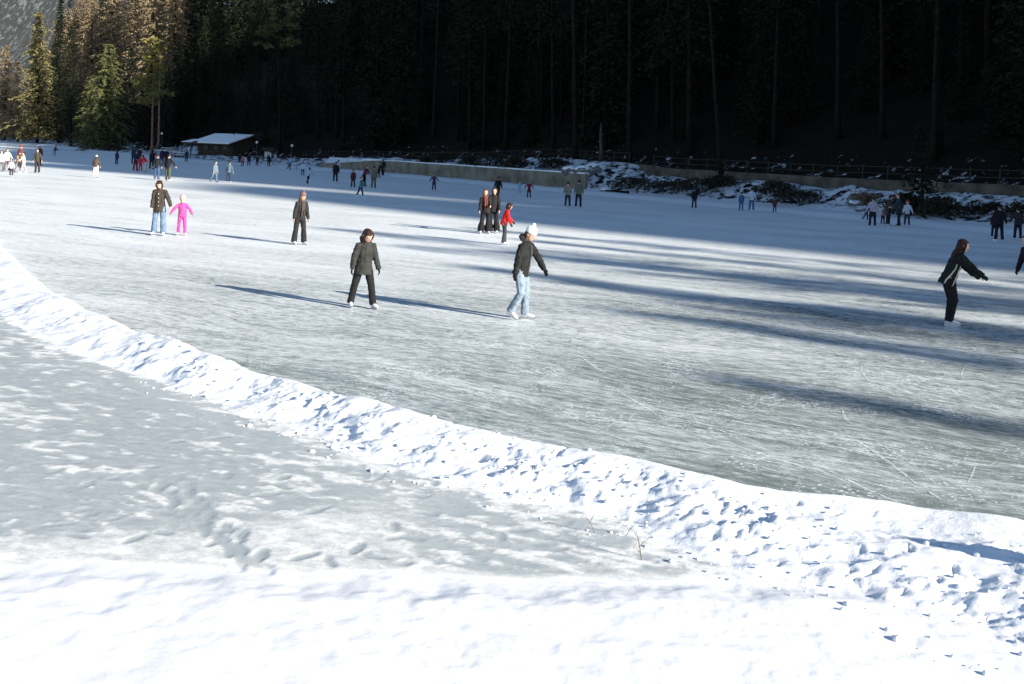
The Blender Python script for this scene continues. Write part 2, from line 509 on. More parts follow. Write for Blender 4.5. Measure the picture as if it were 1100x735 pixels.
at_ = me.attributes.new('snow', 'FLOAT', 'POINT')
at_.data.foreach_set('value', np.full(rz_.size, .3, np.float32))
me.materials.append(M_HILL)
tag(link('ridge', me), 'ridge added right of the frame to shade the lake', kind='structure')

# ------------------------------------------------------------------ snow bank, slush ice and near snow as one fine height field
up_px = [(-60, 205), (-25, 235), (0, 257), (36, 290), (73, 319), (145, 350), (218, 375), (291, 400), (400, 429), (464, 446), (555, 468), (700, 496), (809, 522), (955, 541), (1100, 565), (1180, 577)]
lo_px = [(-90, 290), (-40, 322), (0, 346), (73, 381), (153, 410), (255, 443), (327, 468), (373, 488), (445, 510), (555, 537), (609, 550), (664, 568), (735, 590), (830, 625), (960, 680), (1100, 745), (1180, 790)]
upg = np.array([G(x, y, .16)[:2] for x, y in up_px])
log_ = np.array([G(x, y, .03)[:2] for x, y in lo_px])
def dist_poly(x, y, poly):                   # signed distance (positive on the camera's side) and arclength
    best = np.full(x.shape, 1e9); sgn = np.ones(x.shape)
    for (ax, ay), (bx, by) in zip(poly[:-1], poly[1:]):
        ex, ey = bx - ax, by - ay
        L2 = ex * ex + ey * ey
        t = np.clip(((x - ax) * ex + (y - ay) * ey) / L2, 0, 1)
        dx, dy = x - ax - t * ex, y - ay - t * ey
        q = np.hypot(dx, dy)
        c = ex * (y - ay) - ey * (x - ax)
        m = q < best
        sgn = np.where(m, np.where(c > 0, -1.0, 1.0), sgn)
        best = np.where(m, q, best)
    return best * sgn
def axis(segs):
    out = []
    for a, b, st in segs:
        out += list(np.arange(a, b, st))
    return np.array(out)
gx = axis([(-17, -8, .07), (-8, -4, .04), (-4, 5.2, .024), (5.2, 7.5, .08)])
gy = axis([(4.6, 6.2, .06), (6.2, 13, .028), (13, 20, .05), (20, 34, .1)])
GX, GY = np.meshgrid(gx, gy, indexing='ij')
ux0, uy0 = GX * .91 - GY * .41, GX * .41 + GY * .91
wob = .16 * (fbm(GX * 1.2, GY * 1.2, 3, 40) - .5)
du = dist_poly(GX, GY, upg) + wob * .5       # >0: camera side of the upper edge
wl = .5 * (fbm(GX * 1.6 + GY * .6, GY * 2.2, 4, 41) - .5) + .34 * (fbm(ux0 * 4, uy0 * 9, 4, 43, .6) - .5)
dl = -dist_poly(GX, GY, log_) + wl           # >0: inside the bank
width = np.maximum(du + dl, .4)
q = np.clip(du / width, 0, 1)
prof = sstep(du, 0, .32) * sstep(dl, -.02, 1.1) ** .8
bank = .27 * prof * (1 - .35 * q) * (1 + .5 * (fbm(GX * .7, GY * .7, 2, 44) - .5))
lump = (fbm(GX * 3.2, GY * 3.2, 5, 45, .55) - .5)
ridg = np.abs(fbm(GX * 6, GY * 6, 3, 47) - .5) * 2
rough = sstep(q, .18, .5)
bank = bank + prof * (lump * (.025 + .04 * rough) + (ridg - .35) * .01 * rough * sstep(GX, -2, 3))
crumb_ = np.maximum(fbm(GX * 13, GY * 13, 3, 48, .6) - .52, 0)
bank = bank + prof * rough * (.05 * crumb_ * (2.4 * sstep(fbm(GX * 1.0, GY * 1.0, 2, 49), .42, .68) + .15) - .003)
# foot dents along the trodden middle of the bank
dent = np.zeros_like(bank)
def dent_at(x, y, ang, L, Wd, dep):
    i0, i1 = np.searchsorted(gx, (x - .5, x + .5)); j0, j1 = np.searchsorted(gy, (y - .5, y + .5))
    xx, yy = GX[i0:i1, j0:j1] - x, GY[i0:i1, j0:j1] - y
    c, s = math.cos(ang), math.sin(ang)
    a, b = (xx * c + yy * s) / L, (-xx * s + yy * c) / Wd
    r = np.sqrt(a * a + b * b)
    k = dep * (1 - sstep(r, .55, 1.05)) - dep * .35 * np.exp(-((r - 1.25) / .22) ** 2)
    dent[i0:i1, j0:j1] = np.where(np.abs(k) > np.abs(dent[i0:i1, j0:j1]), k, dent[i0:i1, j0:j1])
up_s = np.linspace(0, 1, 260)
upx = np.array([p[0] for p in up_px], float); upy = np.array([p[1] for p in up_px], float)
lox = np.array([p[0] for p in lo_px], float); loy = np.array([p[1] for p in lo_px], float)
for _ in range(210):
    px = rng.uniform(60, 1130)
    y0, y1 = np.interp(px, upx, upy), np.interp(px, lox, loy)
    py = y0 + (y1 - y0) * min(.97, max(.12, rng.gauss(.6, .22)))
    p = G(px, py, .18)
    z = p.y
    dent_at(p.x, p.y, rng.uniform(.2, 1.3) + (math.pi / 2 if rng.random() < .15 else 0), rng.uniform(.04, .12), rng.uniform(.02, .045), rng.uniform(.010, .022))
bank = bank - prof * dent
# near snow that covers the shore at the photographer's feet
near_edge = np.interp(GX, [-8, -3.6, -1.5, 0, 2, 4, 7], [7.2, 7.5, 7.65, 7.8, 8.0, 8.2, 8.4]) + 1.1 * (fbm(GX * .75, GY * .6 + 5, 5, 51, .55) - .5)
nearm = sstep(near_edge - GY, -.02, .8)
nearh = nearm * (.07 + .03 * sstep(near_edge - GY, .2, 2.2)) * (1 + .35 * (fbm(GX * 1.1, GY * 1.1, 3, 53) - .5)) + nearm * .014 * (fbm(GX * 7, GY * 7, 4, 55) - .5)
# slush: low islands of snow on refrozen ice
ca, sa = math.cos(math.radians(24)), math.sin(math.radians(24))
ux, uy = GX * ca - GY * sa, GX * sa + GY * ca
isl = fbm(ux * 4.2, uy * 8.4, 5, 61, .62) + .28 * (fbm(ux * .5, uy * .7, 2, 66) - .5)
dens = .01 + .085 * sstep(GX, -2.2, 1.6) + .08 * np.exp(-(dl / .16) ** 2) + .05 * sstep(-GX, 4.5, 6.5)
soft = sstep(9.9 - GY + .55 * GX + .9 * (fbm(GX * .9, GY * .9, 3, 71) - .5), -.5, .5) * sstep(-GX, .3, 1.3)
smask = .5 * sstep(isl + dens - .02 * sstep(-GX, 0, 2), .52, .68)
smask = np.clip(np.maximum(smask, soft * (.22 + .5 * fbm(ux * 5, uy * 9, 4, 68, .65))), 0, 1)
foot = np.zeros_like(bank); keep = dent; dent = foot
for k in range(26):
    t = k / 25
    p = G(180 + 95 * t + rng.uniform(-14, 14) + (10 if k % 2 else -10), 520 + 92 * t, 0)
    dent_at(p.x, p.y, 1.9 + rng.uniform(-.25, .25), .16, .06, .03)
for k in range(60):
    p = G(rng.uniform(60, 640), rng.uniform(470, 608), 0)
    dent_at(p.x, p.y, rng.uniform(0, 3), rng.uniform(.07, .17), rng.uniform(.04, .07), .022)
dent = keep
smask = np.clip(smask + .34 * (fbm(ux * 9, uy * 15, 4, 81, .7) - .42) + .18 * (fbm(ux * 1.3, uy * 2.2, 3, 83) - .5), 0, 1)
smask = np.clip(smask - sstep(foot, .004, .02) * .6, 0, 1)
slush = .006 + smask * (.006 + .006 * fbm(GX * 9, GY * 9, 3, 75)) + .003 * fbm(GX * 5, GY * 5, 3, 77) - foot * .2
slush = np.maximum(slush, .002)
inbank = (du > 0) & (dl > -.02)
H = np.where(du <= 0, -.05 + sstep(du, -.12, 0) * .05, np.maximum(slush, bank))
H = np.where((du > 0) & (GY < near_edge), np.maximum(H, slush + nearh), H)
smask = np.where(du > 0, np.maximum(smask, sstep(near_edge - GY, -.35, .15)), smask)
smask = np.where(inbank, np.maximum(smask, sstep(bank, .004, .03)), smask)
code = np.where(GY < near_edge - .05, 2, np.where((du > -.2) & (dl > .08), 0, 1))
idx = np.arange(H.size).reshape(H.shape)
quads = np.stack([idx[:-1, :-1], idx[1:, :-1], idx[1:, 1:], idx[:-1, 1:]], -1).reshape(-1, 4)
qc = code[:-1, :-1].reshape(-1)
qdu = du[:-1, :-1].reshape(-1)
V = np.stack([GX, GY, H], -1).reshape(-1, 3)
inv = smask.reshape(-1)
for cidx, nm, mt, lab in ((0, 'snow_bank', M_SNOW, 'long trodden bank of shovelled snow curving along the rink edge'),
                          (1, 'slush_ice', M_SLUSH, 'grey refrozen ice with patches of thin snow in front of the bank'),
                          (2, 'shore_snow', M_SHORE, 'white snow on the near shore at the bottom')):
    sel = quads[(qc == cidx) & (qdu > -.16)]
    if nm != 'snow_bank':
        sel = quads[(qc == cidx) & (qdu > 0)]
    used, invx = np.unique(sel.reshape(-1), return_inverse=True)
    me = bpy.data.meshes.new(nm)
    me.from_pydata(V[used].tolist(), [], invx.reshape(-1, 4).tolist())
    me.polygons.foreach_set('use_smooth', [True] * len(me.polygons))
    at_ = me.attributes.new('snow', 'FLOAT', 'POINT')
    at_.data.foreach_set('value', inv[used].astype(np.float32))
    me.materials.append(mt)
    tag(link(nm, me), lab, kind='structure')

def hf(x, y):
    i = min(max(np.searchsorted(gx, x), 0), len(gx) - 1); j = min(max(np.searchsorted(gy, y), 0), len(gy) - 1)
    return float(H[i, j])

# loose clods of snow on the bank
mb = MB()
for _ in range(330):
    px = rng.uniform(150, 1120)
    y0, y1 = np.interp(px, upx, upy), np.interp(px, lox, loy)
    p = G(px, y0 + (y1 - y0) * rng.uniform(.2, 1.05), .12)
    r = rng.choice((.007, .008, .01, .013, .016, .024)) * rng.uniform(.7, 1.2)
    z = hf(p.x, p.y)
    M = Matrix.Rotation(rng.uniform(0, 6.3), 3, 'Z') @ Matrix.Rotation(rng.uniform(-.5, .5), 3, 'X')
    mb.ell((p.x, p.y, z + r * .25), r * rng.uniform(1, 1.5), r, r * .75, 6, 3, (M.col[0], M.col[1], M.col[2]))
tag(mb.build('snow_clods', M_SNOW, None, True), 'small loose clods of snow scattered on the bank', kind='stuff')

# skate tracks cut into the ice: thin frosty ribbons
m, nt, b = mat_new('skate_frost')
b.inputs['Base Color'].default_value = (.78, .81, .82, 1); b.inputs['Roughness'].default_value = .8
tcn = nd(nt, 'ShaderNodeTexCoord'); nn = nd(nt, 'ShaderNodeTexNoise', Scale=7.0, Detail=6.0, Roughness=.8)
lk(nt, tcn.outputs['Object'], nn.inputs['Vector'])
rr = ramp(nt, nn.outputs['Fac'], [(.4, 0.0), (.62, .85)]); lk(nt, rr.outputs[0], b.inputs['Alpha'])
M_TRACK = m
mb = MB()
def track(pts, w):
    L, R = [], []
    for i, p in enumerate(pts):
        d = (pts[min(i + 1, len(pts) - 1)] - pts[max(i - 1, 0)]).normalized()
        n = Vector((-d.y, d.x, 0)) * w * (.3 + .7 * math.sin(math.pi * (i + .3) / len(pts)))
        L.append(p + n); R.append(p - n)
    nl = len(pts)
    mb.add(L + R, [(i, i + 1, nl + i + 1, nl + i) for i in range(nl - 1)])
hero_tracks = [[(575, 385), (600, 402), (640, 413), (700, 424)], [(430, 352), (455, 365), (470, 376)], [(900, 462), (935, 482), (970, 508), (985, 520)],
               [(1000, 468), (1060, 484), (1100, 492)], [(880, 500), (930, 525), (968, 541)], [(620, 380), (640, 395), (660, 405)], [(905, 440), (908, 450), (915, 455)]]
for tr in hero_tracks:
    pp = [G(x, y, .005) for x, y in tr]
    ss = []
    for i in range(len(pp) - 1):
        for k in range(6):
            ss.append(pp[i].lerp(pp[i + 1], k / 6))
    track(ss + [pp[-1]], .022)
z_ = .0046
for k in range(1500):
    px, py = rng.uniform(0, 1100), 200 + 350 * rng.random() ** .8
    if py > np.interp(px, upx, upy) - 12: continue
    p = G(px, py, z_)
    a = math.radians(rng.gauss(155, 16) if k % 11 else rng.uniform(0, 180)); cur = rng.uniform(-.25, .25); L = rng.choice((.3, .5, .9, 1.6, 3.5)) * rng.uniform(.7, 1.3)
    pts = []
    for i in range(12):
        pts.append(p.copy()); p = p + Vector((math.cos(a), math.sin(a), 0)) * L / 12; a += cur / 12 * L
    track(pts, rng.uniform(.004, .012) if k % 9 else .018)
    z_ = .0046 + (k % 40) * .00003
tag(mb.build('skate_tracks', M_TRACK), 'white skate scratches crossing the lake ice', kind='stuff')

# ------------------------------------------------------------------ trees
UP = Vector((0, 0, 1))
def trunk_mesh(name, H, r0, mat, seed, lean=(0, 0), top=.03, n=9):
    r = random.Random(seed)
    mb = MB(); pts = []; rad = []
    N = 10
    for i in range(N + 1):
        t = i / N
        pts.append((lean[0] * H * t * t + r.uniform(-.05, .05) * (t > 0), lean[1] * H * t * t + r.uniform(-.05, .05) * (t > 0), H * t * .985))
        rad.append(max(top, r0 * (1 - t) ** .8 * (1.35 if i == 0 else 1)))
    mb.tube(pts, rad, n)
    return mb, pts
def add_tuft(vs, fs, c, d, size, r, k=4, droop=0.0):
    for _ in range(k):
        a = Vector((r.gauss(0, 1), r.gauss(0, 1), r.gauss(0, .6)))
        q = (d * .9 + a * .55)
        q.z -= droop
        q = q.normalized() * size * r.uniform(.6, 1.25)
        w = q.cross(Vector((r.gauss(0, 1), r.gauss(0, 1), r.gauss(0, 1)))).normalized() * size * r.uniform(.16, .3)
        o = len(vs)
        vs += [c + w, c - w, c + q]
        fs.append((o, o + 1, o + 2))
def conifer(name, H, base, R, seed, step=.45, nb=6, droop=.35, k=4, tuft=.5, irregular=.25, power=.8):
    r = random.Random(seed)
    vs, fs = [], []
    z = H * base
    while z < H * .985:
        t = (z - H * base) / (H * (1 - base))
        L = R * (1 - t) ** power * r.uniform(1 - irregular, 1 + irregular) + .25
        n = max(3, int(nb * (1 - .3 * t)))
        a0 = r.uniform(0, 6.3)
        for j in range(n):
            if r.random() < irregular * .5: continue
            a = a0 + 6.283 * j / n + r.uniform(-.4, .4)
            Lb = L * r.uniform(.65, 1.1)
            dirv = Vector((math.cos(a), math.sin(a), 0))
            m = max(3, int(Lb / .48))
            for i in range(1, m + 1):
                u = i / m
                c = dirv * Lb * u
                c.z = z + Lb * (.12 * u - droop * u * u) + r.uniform(-.08, .08)
                sidev = Vector((-dirv.y, dirv.x, 0))
                spread = .35 * Lb * (1 - u) * u * 1.6
                add_tuft(vs, fs, c + sidev * r.uniform(-1, 1) * spread, (dirv * .7 + sidev * r.uniform(-1, 1)).normalized(), tuft * (1.15 - .4 * u), r, k, .35)
        z += step * r.uniform(.7, 1.3)
    add_tuft(vs, fs, Vector((0, 0, H * .96)), UP, tuft * 1.2, r, 5)
    return vs, fs
def limbs(mb, H, base, R, seed, step=.9, droop=.1, up=.15, n=3, rad=.05):
    r = random.Random(seed)
    z = H * base; ends = []
    while z < H * .97:
        t = (z - H * base) / (H * (1 - base))
        for j in range(n):
            a = r.uniform(0, 6.3); L = R * (1 - t * .75) * r.uniform(.5, 1.1)
            d = Vector((math.cos(a), math.sin(a), 0))
            p0, p1, p2 = Vector((0, 0, z)), d * L * .55 + Vector((0, 0, z + L * up)), d * L + Vector((0, 0, z + L * (up * 1.4 - droop)))
            mb.tube([p0, p1, p2], [rad * (1 - .6 * t), rad * .6 * (1 - .6 * t), rad * .25], 4)
            ends.append((p0, p1, p2, L))
        z += step * r.uniform(.6, 1.4)
    return ends
TREE = {}
def kind_spruce(key, H, base, R, seed, mat, bark=M_BARK, r0=.24, **kw):
    mb, _ = trunk_mesh('trunk', H, r0, bark, seed)
    limbs(mb, H, base * .35 if base > .2 else base, R * .8, seed + 5, 1.1, .45, .05, 2, .035)
    tm = mb.mesh('trunk', bark, True)
    vs, fs = conifer('crown', H, base, R, seed, **kw)
    c = MB().add(vs, fs).mesh('crown', mat)
    TREE[key] = (tm, c, H)
def kind_pine(key, H, base, R, seed, mat, bark=M_PBARK, r0=.2, k=7, tuft=.42, twin=False):
    r = random.Random(seed)
    mb, _ = trunk_mesh('trunk', H, r0, bark, seed)
    ends = limbs(mb, H, base, R, seed, .62, .08, .22, 3, .05)
    limbs(mb, H * base, .35, R * .5, seed + 3, 1.6, .5, .0, 1, .025)
    if twin:
        tp = [Vector((.95 * (1 if i else .35), -.4, H * .92 * i / 8)) + Vector((r.uniform(-.06, .06), r.uniform(-.06, .06), 0)) for i in range(9)]
        mb.tube(tp, [r0 * .9 * (1 - i / 9) ** .8 + .02 for i in range(9)], 8)
    vs, fs = [], []
    for p0, p1, p2, L in ends:
        for i in range(max(3, int(L * 2.6))):
            u = r.uniform(.35, 1.05)
            c = (p0.lerp(p1, u / .55) if u < .55 else p1.lerp(p2, (u - .55) / .45)) + Vector((r.gauss(0, .28), r.gauss(0, .28), r.gauss(.05, .14)))
            add_tuft(vs, fs, c, (p2 - p0).normalized() + UP * .4, tuft, r, k)
    add_tuft(vs, fs, Vector((0, 0, H * .97)), UP, tuft * 1.3, r, 14)
    TREE[key] = (mb.mesh('trunk', bark, True), MB().add(vs, fs).mesh('crown', mat), H)
def kind_larch(key, H, base, R, seed, mat=M_LARCH, r0=.2):
    mb, _ = trunk_mesh('trunk', H, r0, M_BARK, seed)
    limbs(mb, H, base, R, seed, .5, .25, .1, 3, .03)
    vs, fs = conifer('crown', H, base, R, seed, step=.36, nb=8, droop=.28, k=4, tuft=.6, irregular=.35, power=.75)
    TREE[key] = (mb.mesh('trunk', M_BARK, True), MB().add(vs, fs).mesh('crown', mat), H)

kind_spruce('dark_a', 27, .30, 3.6, 11, M_SPRUCE_SHADE)
kind_spruce('dark_b', 24, .22, 3.2, 12, M_SPRUCE_SHADE)
kind_spruce('low_full', 25, .05, 3.8, 24, M_SPRUCE_SHADE, step=.5, tuft=.7)
kind_spruce('dark_c', 29, .45, 3.3, 13, M_SPRUCE_SHADE)
kind_spruce('low_dark', 9, .02, 2.6, 14, M_SPRUCE_SHADE, r0=.14, step=.35)
kind_spruce('full_green', 21, .03, 5.3, 15, M_SPRUCE_SUN, step=.42, nb=8, tuft=.8, irregular=.42, power=.55)
kind_spruce('tall_olive', 36, .06, 6.0, 16, M_OLIVE, r0=.34, step=.5, nb=8, tuft=1.05, irregular=.5, power=.62)
kind_spruce('spire', 33, .15, 3.0, 17, M_SPRUCE_SHADE, r0=.3, step=.5, tuft=.65)
kind_pine('twin_pine', 19.5, .40, 3.9, 18, M_PINE, twin=True, k=12, tuft=.62)
kind_pine('tall_pine', 27, .55, 3.8, 19, M_SPRUCE_SUN, bark=M_BARK, r0=.22, k=9, tuft=.6)
kind_pine('shade_pine', 29, .62, 3.4, 20, M_SPRUCE_SHADE, bark=M_BARK, r0=.26)
kind_larch('larch_a', 24, .08, 5.0, 21)
kind_larch('larch_b', 30, .15, 4.8, 22, r0=.25)
kind_larch('larch_wide', 25, .05, 6.2, 23, r0=.25)

def tree(key, loc, label, name, cat='tree', group=None, sc=1.0, rz=None, lean=0.0, leany=0.0):
    tm, cm, H = TREE[key]
    t = empty(name, loc, 0)
    t.rotation_euler = (leany, -lean, 0)
    t.scale = (sc, sc, sc)
    a = rng.uniform(0, 6.3) if rz is None else rz
    for nm, d in (('trunk', tm), ('crown', cm)):
        o = link(nm, d, t); o.rotation_euler = (0, 0, a)
    return tag(t, label, cat, group)
def on_shore(px, d):
    s = s_at(px, d); x, y = sp_(s, d)
    return Vector((float(x), float(y), float(land(s, d)) - .12)), s
LEAN = math.radians(3.0)
# trees one can tell apart at the sunny left end
for key, px, d, sc, nm, lab in (
        ('tall_olive', 40, 4, 1.0, 'tall_spruce', 'tall olive green sunlit spruce second from the left edge'),
        ('larch_a', 20, 2.5, .95, 'larch_tree', 'bare brown larch at the left edge in front of the tall olive spruce'),
        ('larch_wide', 6, 7, 1.15, 'larch_tree', 'pale brown larch cut by the left edge'),
        ('spire', 63, 7, 1.15, 'spruce_tree', 'narrow dark spruce spire right of the tall olive spruce'),
        ('dark_b', 76, 4, 1.2, 'spruce_tree', 'dark shaded spruce between olive spruce and broad green spruce'),
        ('full_green', 114, 4, 1.0, 'spruce_tree', 'broad mid green spruce with sunlit right flank and boughs to the ground'),
        ('full_green', 99, 7, .8, 'spruce_tree', 'smaller shaded green spruce tucked left behind the broad green spruce'),
        ('twin_pine', 163, 2.6, 1.0, 'pine_tree', 'yellow green pine with two pale sunlit stems left of the hut'),
        ('larch_b', 72, 22, 1.15, 'larch_tree', 'brown larch high behind the narrow spruce spire'),
        ('larch_b', 95, 26, 1.2, 'larch_tree', 'tall brown larch above the broad green spruce, left one'),
        ('larch_wide', 120, 30, 1.5, 'larch_tree', 'golden brown larch right above the broad green spruce'),
        ('larch_b', 143, 28, 1.2, 'larch_tree', 'brown larch between the broad spruce and the twin stemmed pine'),
        ('larch_wide', 163, 26, 1.45, 'larch_tree', 'spreading brown larch with pale trunk above the twin stemmed pine'),
        ('larch_b', 184, 30, 1.1, 'larch_tree', 'rightmost brown larch beside the black forest'),
        ('tall_pine', 303, 13, 1.0, 'pine_tree', 'lone pine with sunlit green tufts high in the dark forest above the hut'),
        ('shade_pine', 620, 8.9, 1.0, 'pine_tree', 'slim dark trunk rising by the boulders at the wall end'),
        ('shade_pine', 678, 9.5, .95, 'pine_tree', 'dark trunk behind the brushwood right of the broken snag'),
        ('shade_pine', 783, 6.5, .8, 'pine_tree', 'pale leaning pine trunk rising from the brushwood on the right'),
        ('shade_pine', 1012, 14, 1.0, 'pine_tree', 'dark straight trunk above the low dark spruce on the right'),
        ('low_dark', 985, 3.4, .62, 'spruce_tree', 'low dark spruce sweeping to the snow beside the skating group'),
        ('low_dark', 585, 5.2, .42, 'spruce_tree', 'small dark spruce on the snowy mound above the wall'),
        ('dark_b', 1120, 13, 1.0, 'spruce_tree', 'dark spruce at the right edge above the path')):
    p, s = on_shore(px, d)
    ln = rng.uniform(.5, 1.2) * LEAN if px > 250 else rng.uniform(.3, .9) * LEAN
    if px == 783: ln = math.radians(6.5)
    tree(key, p, lab, nm, sc=sc, lean=ln)
# the shaded wood: rows of dark conifers on the slope
cnt = 0
taken = []
for row, (d0, d1, gap) in enumerate(((12.5, 16, 4.6), (17, 23, 4.6), (24, 32, 5.2), (34, 46, 6.0), (50, 75, 8.0))):
    s = s_at(1100) - 12
    while s < (s_at(228) if row < 2 else s_at(150) if row < 3 else s_at(20) if row < 4 else s_at(2) + 70):
        d = rng.uniform(d0, d1)
        x, y = sp_(s, d)
        p = Vector((float(x), float(y), float(land(s, d)) - .15))
        if all((p - q).length > 2.2 for q in taken):
            key = rng.choice(('dark_a', 'dark_b', 'dark_c', 'low_full', 'shade_pine') if row < 2 else ('low_full', 'dark_b', 'low_full'))
            tree(key, p, 'dark conifer standing in the deep shade of the wood behind the far shore', 'forest_conifer', group='conifers of the shaded wood', sc=rng.uniform(.8, 1.15), lean=rng.uniform(0, 1) * LEAN)
            taken.append(p); cnt += 1
        s += gap * rng.uniform(.7, 1.3)
# conifers up the sunny slope behind the larches
for i in range(30):
    px = 56 + i * 4.8; d = rng.uniform(28, 70)
    p, s = on_shore(px, d)
    tree(rng.choice(('larch_b', 'larch_a', 'dark_a', 'larch_wide')), p, 'conifer on the slope behind the front row of larches', 'slope_conifer', group='conifers behind the larches', sc=rng.uniform(1, 1.3))
for px, d, k in ((2, 9, .8), (14, 12, .7), (30, 10, .6), (50, 12, .7), (66, 9, .65), (84, 9, .7), (100, 12, .8), (130, 9, .7), (138, 13, .8), (150, 9, .55), (160, 12, .75), (176, 10, .7), (186, 13, .75), (196, 16, .8), (206, 20, .9), (216, 19, .8), (232, 22, .9)):
    p, s = on_shore(px, d)
    tree('low_full', p, 'dark low spruce filling the understory behind the lakeside trees at left', 'understory_spruce', group='understory spruces at the left end', sc=k * rng.uniform(.85, 1.1))
k = 0
for px in list(range(192, 330, 7)):
    p, s = on_shore(px, 13.5 + (k * 37 % 10)); k += 1
    tree('low_full', p, 'dark young spruce on the slope close behind the hut', 'young_spruce', group='young spruces behind the hut', sc=rng.uniform(.42, .62))
for k in range(18):
    p, s = on_shore(192 + k * 6.5, 38 + (k * 53 % 34))
    tree('low_full', p, 'tall dark conifer high on the slope above the hut', 'slope_conifer', group='tall conifers above the hut', sc=rng.uniform(1.35, 1.7))
s = s_at(1100) - 8
while s < s_at(330):
    d = rng.uniform(12.6, 24); x, y = sp_(s, d)
    tree('low_full', (float(x), float(y), float(land(s, d)) - .15), 'young dark spruce under the shaded wood along the path', 'young_spruce', group='young spruces along the path', sc=rng.uniform(.28, .6))
    s += rng.uniform(1.6, 3.4)
# trees off to the right, outside the frame, whose shadows streak the ice
SDX, SDY = sund.x / math.cos(SUN_EL), sund.y / math.cos(SUN_EL)
def shade_tree(tx, ty, key, sc, lab):
    tip = G(tx, ty); L = TREE[key][2] * sc / math.tan(SUN_EL)
    tree(key, (tip.x + SDX * L, tip.y + SDY * L, .2), lab, 'shore_conifer', group='conifers on the sunny shore', sc=sc)
SHADE = [(720, 398, 'spire', .72), (640, 330, 'dark_b', .9), (470, 283, 'spire', .85), (560, 296, 'dark_a', .8), (330, 243, 'dark_c', 1.0), (430, 262, 'shade_pine', .9),
         (492, 244, 'dark_b', 1.15), (540, 256, 'spire', .85), (470, 221, 'dark_a', 1.0), (740, 345, 'shade_pine', .8), (860, 300, 'shade_pine', .8), (820, 322, 'spire', .8), (620, 278, 'dark_c', .9), (600, 303, 'dark_b', .85), (690, 322, 'dark_c', .85), (520, 268, 'low_full', .9)]
for i, (tx, ty, key, sc) in enumerate(SHADE):
    shade_tree(tx, ty, key, sc, 'conifer on the shore to the right of the rink')
# forest mass on the hillside outside the frame to the right (shades the far half of the lake)
vs, fs = [], []
r = random.Random(5)
for k in range(430):
    s = r.uniform(0, s_at(1100) - 10); d = r.uniform(2, 95)
    x, y = sp_(s, d)
    if x / max(y, 1e-3) < .56 and y > 0: continue
    z = float(land(s, d)); Ht = r.uniform(19, 27)
    for i in range(16):
        t = i / 16; zz = z + Ht * (.12 + .88 * t); R_ = 3.3 * (1 - t) + .3
        for j in range(6):
            a = j * 1.047 + r.uniform(-.5, .5) + i
            q = Vector((math.cos(a), math.sin(a), 0)); w = Vector((-q.y, q.x, 0)) * (.35 * R_ + .2)
            o_ = len(vs); c = Vector((float(x), float(y), zz))
            vs += [c + q * .1 + w * .4, c + q * .1 - w * .4, c + q * R_ * r.uniform(.8, 1.1) - w - UP * R_ * .4, c + q * R_ * 1.05 + w - UP * R_ * .45]
            fs.append((o_, o_ + 1, o_ + 2, o_ + 3))
tag(MB().add(vs, fs).build('hillside_forest', M_SPRUCE_SHADE), 'dense conifer forest on the hillside right of the frame', kind='stuff')

# broken snag by the path
p, s = on_shore(646, 7.4)
t = empty('dead_snag', p); t.rotation_euler = (0, -.04, 0)
mb = MB(); mb.tube([(0, 0, 0), (.03, 0, 1.2), (-.02, 0, 2.6), (.02, 0, 3.7)], [.22, .16, .14, .05], 8); mb.build('trunk', M_SNAG, t, True)
mb = MB(); mb.tube([(0, 0, 2.4), (.3, .1, 2.7)], [.04, .015], 5); mb.build('branch', M_GREY, t)
MB().tube([(0, 0, 1.9), (-.35, -.1, 2.0)], [.04, .012], 5).build('branch', M_GREY, t)
tag(t, 'broken grey dead trunk standing before the tan path wall', 'dead tree')

# ------------------------------------------------------------------ walls, fences, shrubs, boulders
def ribbon_wall(name, s0, s1, d, thick, zb, ht, mat, parent=None, step=1.5, seed=1):
    rr = []
    for s in np.arange(s0, s1, step):
        x0, y0 = sp_(s, d); x1, y1 = sp_(s, d + thick)
        b_ = zb(s); h_ = ht(s) + .05 * (float(fbm(s * .3, seed, 2, 5)) - .5)
        rr.append([Vector((x0, y0, b_)), Vector((x1, y1, b_)), Vector((x1, y1, h_)), Vector((x0, y0, h_))])
    return MB().rings([[Vector(v) for v in q] for q in rr]).build(name, mat, parent)
w = empty('retaining_wall', (*map(float, sp_(S_W1 + .4, 2.5)), 0))
def at_root(o, root):
    o.matrix_parent_inverse = Matrix.Translation(-root.location); return o
pa = 3.0
s = S_W1 + .2
while s < S_W0 - .2:                          # wall built in bays
    e = min(s + 6.0, S_W0)
    tap = lambda q: .12 + 1.5 * min(1, .45 + (S_W0 - q) / 25)
    at_root(ribbon_wall('wall_bay', s, e + 1.2, 2.42 + .012 * (int(s) % 3), .3, lambda q: .0, tap, M_WALL, w, 1.2), w)
    s += 6.0
at_root(ribbon_wall('snow_cap', S_W1 + .4, S_W0 - 8, 2.46, .5, lambda q: 1.5, lambda q: 1.72, M_FLOE, w, 1.2, 8), w)
tag(w, 'long low tan retaining wall along the far ice edge left of the boulders', 'wall')
w = empty('path_wall', (*map(float, sp_(S_R, 8.1)), 0))
s = S_R - 9
while s < S_W1 - 1:
    e = min(s + 4.5, S_W1)
    at_root(ribbon_wall('wall_bay', s, e + .9, 8.05 + .012 * (int(s) % 3), .2, lambda q: float(np.interp(q, pth_s, pth_h)) - 1.1, lambda q: float(np.interp(q, pth_s, pth_h)) + .03, M_PATHWALL, w, .9), w)
    s += 4.5
tag(w, 'tan low wall carrying the footpath above the shore on the right', 'wall')

